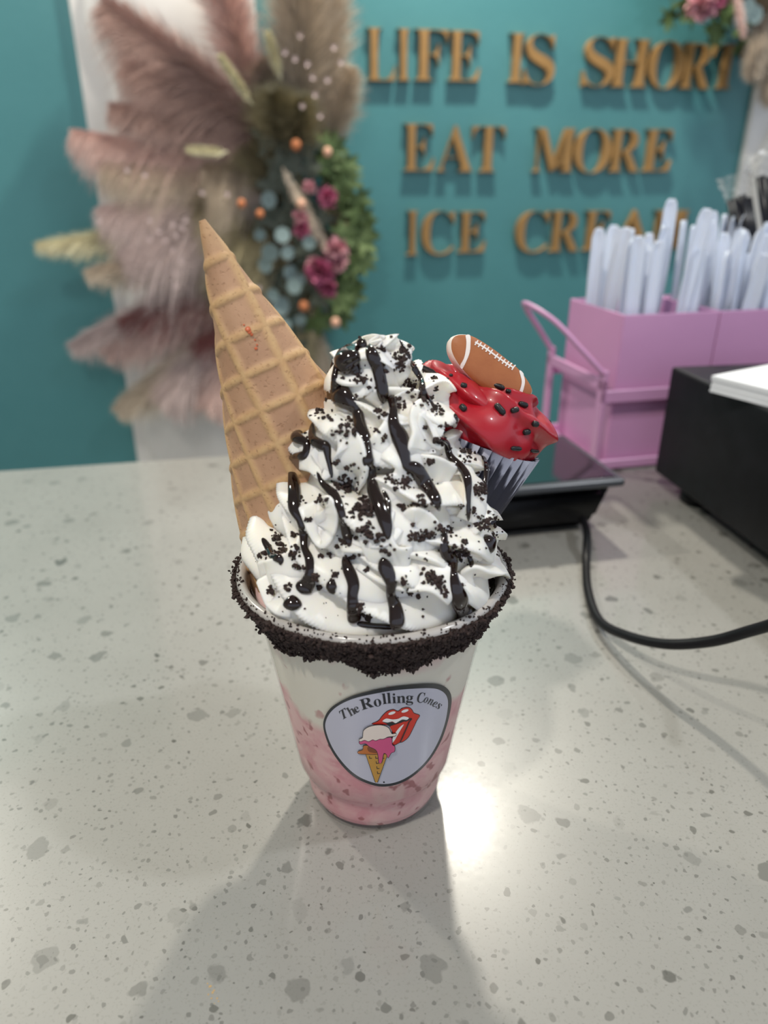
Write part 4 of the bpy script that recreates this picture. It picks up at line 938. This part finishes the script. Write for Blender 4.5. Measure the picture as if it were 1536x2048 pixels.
v, f = ball(AP + ax * .10, .11, 8, .9); mesh('tip', v, f, mat('toasted_tip', (.26, .11, .04), .6), wf)
# red smear of fruit sauce
for u, v_, r_ in ((497, 661, .07), (503, 668, .05), (512, 697, .05), (488, 650, .03), (514, 690, .03)):
    wb = None
wbv = BVHTree.FromPolygons([tuple(p) for p in wv[::4, ::4].reshape(-1, 3)], grid_faces(len(wv[::4]), len(wv[0, ::4])).tolist())
vs_, fs_ = [], []
for u, v_, r_ in ((496, 659, .09), (499, 664, .07), (503, 669, .05), (512, 697, .05), (488, 650, .03), (514, 690, .03), (510, 680, .03)):
    p, n = onto(wbv, u, v_, .03)
    if p is None: continue
    b, bf = ball(p, r_, 6, 1); o_ = len(vs_); b = np.array(p) + (b - np.array(p)) - np.outer((b - np.array(p)) @ np.array(n), np.array(n)) * .7
    vs_ += [tuple(q) for q in b]; fs_ += (bf + o_).tolist()
mesh('fruit_smear', vs_, fs_, mat('fruit_smear', (.55, .12, .04), .4), wf)

# ------------------------------------------------------------------ cupcake
TI = math.radians(22); ca = V((math.sin(TI), .10, math.cos(TI))).normalized(); c1 = ca.cross(V((0, 1, 0))); c1 = V((math.cos(TI), 0, -math.sin(TI))); c1 = (c1 - ca * c1.dot(ca)).normalized(); c2 = ca.cross(c1)
CT = V((3.55, 2.3, 14.85))                                      # centre of the wrapper's top
def cc(x, y, z): return CT + c1 * x + c2 * y + ca * z
CM = np.array([c1, c2, ca])
ck = empty('cupcake', cc(0, 0, -4.3), 'chocolate cupcake with red icing and black sprinkles leaning in the cream', 'cupcake')
npl = 38; nth = npl * 8; vs = []; uv = []; cr = []
zsn = 24
for i in range(zsn):
    q = i / (zsn - 1); z_ = -4.3 + 4.45 * q; r0 = 2.0 + .70 * q
    for k in range(nth):
        a = 2 * math.pi * k / nth; tri = abs(((k / 8) % 1) * 2 - 1); r_ = r0 + (.20 * tri - .10) * (.5 + .5 * q)
        a2 = a + .05 * (tri ** 2) 
        vs.append(cc(r_ * math.cos(a2), r_ * math.sin(a2), z_ + (.04 * tri if i == zsn - 1 else 0))); uv.append((k / nth, q)); cr.append(tri)
wr = mesh('paper_wrapper', vs, grid_faces(zsn, nth, False, True)[:, ::-1], M['wrapper'], ck, smooth=False)
ul = wr.data.uv_layers.new(name='UVMap'); li = np.zeros(len(wr.data.loops), dtype=np.int32); wr.data.loops.foreach_get('vertex_index', li); ul.data.foreach_set('uv', np.array(uv, dtype=np.float32)[li].ravel())
at = wr.data.attributes.new('height', 'FLOAT', 'POINT'); at.data.foreach_set('value', np.array([q_[1] for q_ in uv], dtype=np.float32))
at = wr.data.attributes.new('crest', 'FLOAT', 'POINT'); at.data.foreach_set('value', np.array(cr, dtype=np.float32))
v, f = lathe([(.01, -4.25), (1.85, -4.25), (2.55, -.1), (2.4, .15), (.01, .3)], 64); mesh('cake', v @ CM + np.array(CT), f, mat('chocolate_cake', (.03, .015, .01), .8), ck)
iq = [0, .3, .55, .8, .95, 1]
iv, if_ = star_helix(2.6, (iq, [.70, .85, 1.2, 1.45, 1.6, 1.65]), (iq, [1.85, 1.8, 1.35, .75, .2, .05]), (iq, [1.12, 1.12, 1.0, .8, .5, .2]), 4, .34, 1.6, 900, 96, ph0=2.6, seed=9, wob=.05, pw=1.25, lean=.3)
kv2, kf2 = lathe([(2.5, .1), (2.6, .6), (2.0, 1.2), (1.0, 1.7), (.01, 1.8)], 48)
iv = iv @ CM + np.array(CT); kv2 = kv2 @ CM + np.array(CT)
ic = mesh('icing', np.concatenate([iv, kv2]), np.concatenate([if_[:, ::-1], kf2 + len(iv)]), M['red_icing'], ck)
IB = BVHTree.FromPolygons([tuple(p) for p in iv] + [tuple(p) for p in kv2], if_.tolist() + (kf2 + len(iv)).tolist())
FX = lambda x, y: (820 + x / 4.653, 640 + y / 4.653)
capv, capf = lathe([(.001, -1), (.5, -.93), (.85, -.75), (1, -.5), (1, .5), (.85, .75), (.5, .93), (.001, 1)], 12)
sprs = [((490, 500), (575, 625), 27), ((480, 610), (520, 620), 24), ((730, 592), (880, 645), 26), ((895, 660), (935, 668), 20), ((465, 800), (515, 850), 30), ((790, 785), (880, 885), 32), ((930, 850), (1010, 828), 26), ((1005, 780), (1090, 806), 26), ((1140, 957), (1182, 967), 28), ((1045, 1048), (1110, 1040), 28), ((935, 1190), (1030, 1197), 22), ((1120, 1212), (1190, 1222), 18), ((630, 562), (655, 570), 16), ((370, 515), (395, 520), 14), ((-40, 420), (20, 400), 20)]
sp_first = None
def sprinkle(p, q, r_, n):
    c_ = (p + q) / 2 + n * r_ * .45; d = (q - p); L = max(d.length / 2, r_ * 1.3)
    d = d.normalized() if d.length > 1e-5 else n.orthogonal()
    Rm = np.array(d.to_track_quat('Z', 'Y').to_matrix()); vv = capv * np.array((r_, r_, L)); return vv @ Rm.T + np.array(c_)
for a, b, w_ in sprs:
    p, n = onto(IB, *FX(*a)); q, n2 = onto(IB, *FX(*b))
    if p is None or q is None: 
        continue
    if (p - q).length > 1.2: q = p + (q - p).normalized() * .5
    mesh('sprinkle', sprinkle(p, q, w_ / 4.653 / FPX * (p - CAM).length, n), capf, M['black_sprinkle'], ck)
for k in range(14):                                             # the far side of the icing
    a = random.uniform(0, 3.1); o_ = cc(6 * math.cos(a), 6 * math.sin(a), random.uniform(.6, 2)); h = IB.ray_cast(o_, (cc(0, 0, 1) - o_).normalized())
    if h[0] is not None and h[0].y > 2: 
        d = V((random.gauss(0, 1), random.gauss(0, 1), random.gauss(0, 1))).normalized(); mesh('sprinkle', sprinkle(h[0] - d * .25, h[0] + d * .25, .13, h[1]), capf, M['black_sprinkle'], ck)

# football sugar topper, standing in the icing
fc = at_y(978, 735, 1.5); fn = (CAM - fc).normalized(); fn = (fn + V((.28, 0, .12))).normalized()
ft = empty('football_topper', at_plane(978, 780, fc, fn), 'brown and white sugar football standing on the red icing', 'cake topper')
def FP(x, y, d=0.0): return at_plane(*FX(x, y), fc, fn) + fn * d
ou = [(375, 235), (385, 180), (420, 145), (480, 135), (560, 145), (660, 195), (800, 290), (920, 385), (1010, 460), (1090, 560), (1133, 640), (1128, 690), (1085, 718), (1010, 735), (900, 740), (760, 690), (600, 580), (500, 480), (425, 380), (385, 300)]
oc = catmull(ou, 5, True); n = len(oc); cen = np.mean(oc, 0)
def ring(sc, d): return [FP(*(cen + (p - cen) * sc), d) for p in oc]
vs = ring(1, -.62) + ring(1.015, -.3) + ring(1, 0) + ring(.97, .06) 
fs = [[j * n + i, j * n + (i + 1) % n, (j + 1) * n + (i + 1) % n, (j + 1) * n + i] for j in range(3) for i in range(n)] + [list(range(n))[::-1], [3 * n + i for i in range(n)]]
mesh('body', vs, fs, M['topper_white'], ft)
rings = [(.985, .05), (.93, .10), (.75, .16), (.5, .20), (.25, .215)]
vs = sum([ring(a, b) for a, b in rings], []) + [FP(*cen, .22)]; fs = [[j * n + i, j * n + (i + 1) % n, (j + 1) * n + (i + 1) % n, (j + 1) * n + i] for j in range(4) for i in range(n)] + [[4 * n + i, 4 * n + (i + 1) % n, 5 * n] for i in range(n)]
mesh('brown_face', vs, fs, M['topper_brown'], ft)
fb = BVHTree.FromPolygons([tuple(p) for p in vs], fs)
def fdecal(name, poly, sm=4, off=.015):
    pts = catmull(poly, sm, True) if sm else [np.array(p, float) for p in poly]
    bm = bmesh.new(); vv = [bm.verts.new((p[0], -p[1], 0)) for p in pts]; es = [bm.edges.new((vv[i], vv[(i + 1) % len(vv)])) for i in range(len(vv))]
    bmesh.ops.triangle_fill(bm, use_beauty=True, edges=es)
    for _ in range(4):
        le = [e for e in bm.edges if e.calc_length() > 25]
        if not le: break
        bmesh.ops.subdivide_edges(bm, edges=le, cuts=1); bmesh.ops.triangulate(bm, faces=bm.faces[:])
    for q in bm.verts:
        h = fb.ray_cast(CAM, ray(*FX(q.co.x, -q.co.y))); q.co = h[0] + fn * off if h[0] is not None else FP(q.co.x, -q.co.y, .06 + off)
    for f_ in bm.faces:
        f_.normal_update()
        if f_.normal.dot(fn) < 0: f_.normal_flip()
    return bm_mesh(name, bm, M['topper_white'], ft, smooth=True)
fdecal('stripe', [(518, 143), (560, 148), (562, 220), (555, 300), (525, 380), (485, 455), (462, 430), (500, 360), (518, 280), (524, 200)], 3)
fdecal('stripe', [(1015, 470), (1050, 500), (1068, 560), (1062, 620), (1040, 690), (1015, 733), (990, 725), (1018, 660), (1036, 600), (1036, 550)], 3)
lp = [(605, 205), (700, 262), (800, 335), (900, 405), (965, 445)]
cc_ = catmull(lp, 6)
fdecal('lace', [tuple(p + np.array((-4, 6))) for p in cc_] + [tuple(p + np.array((4, -6))) for p in cc_[::-1]], 0)
for k in range(11):
    p = cc_[1 + int(k * (len(cc_) - 3) / 10)]
    fdecal('lace', [(p[0] + 12, p[1] - 24), (p[0] + 22, p[1] - 18), (p[0] - 8, p[1] + 26), (p[0] - 19, p[1] + 20)], 0, .022)
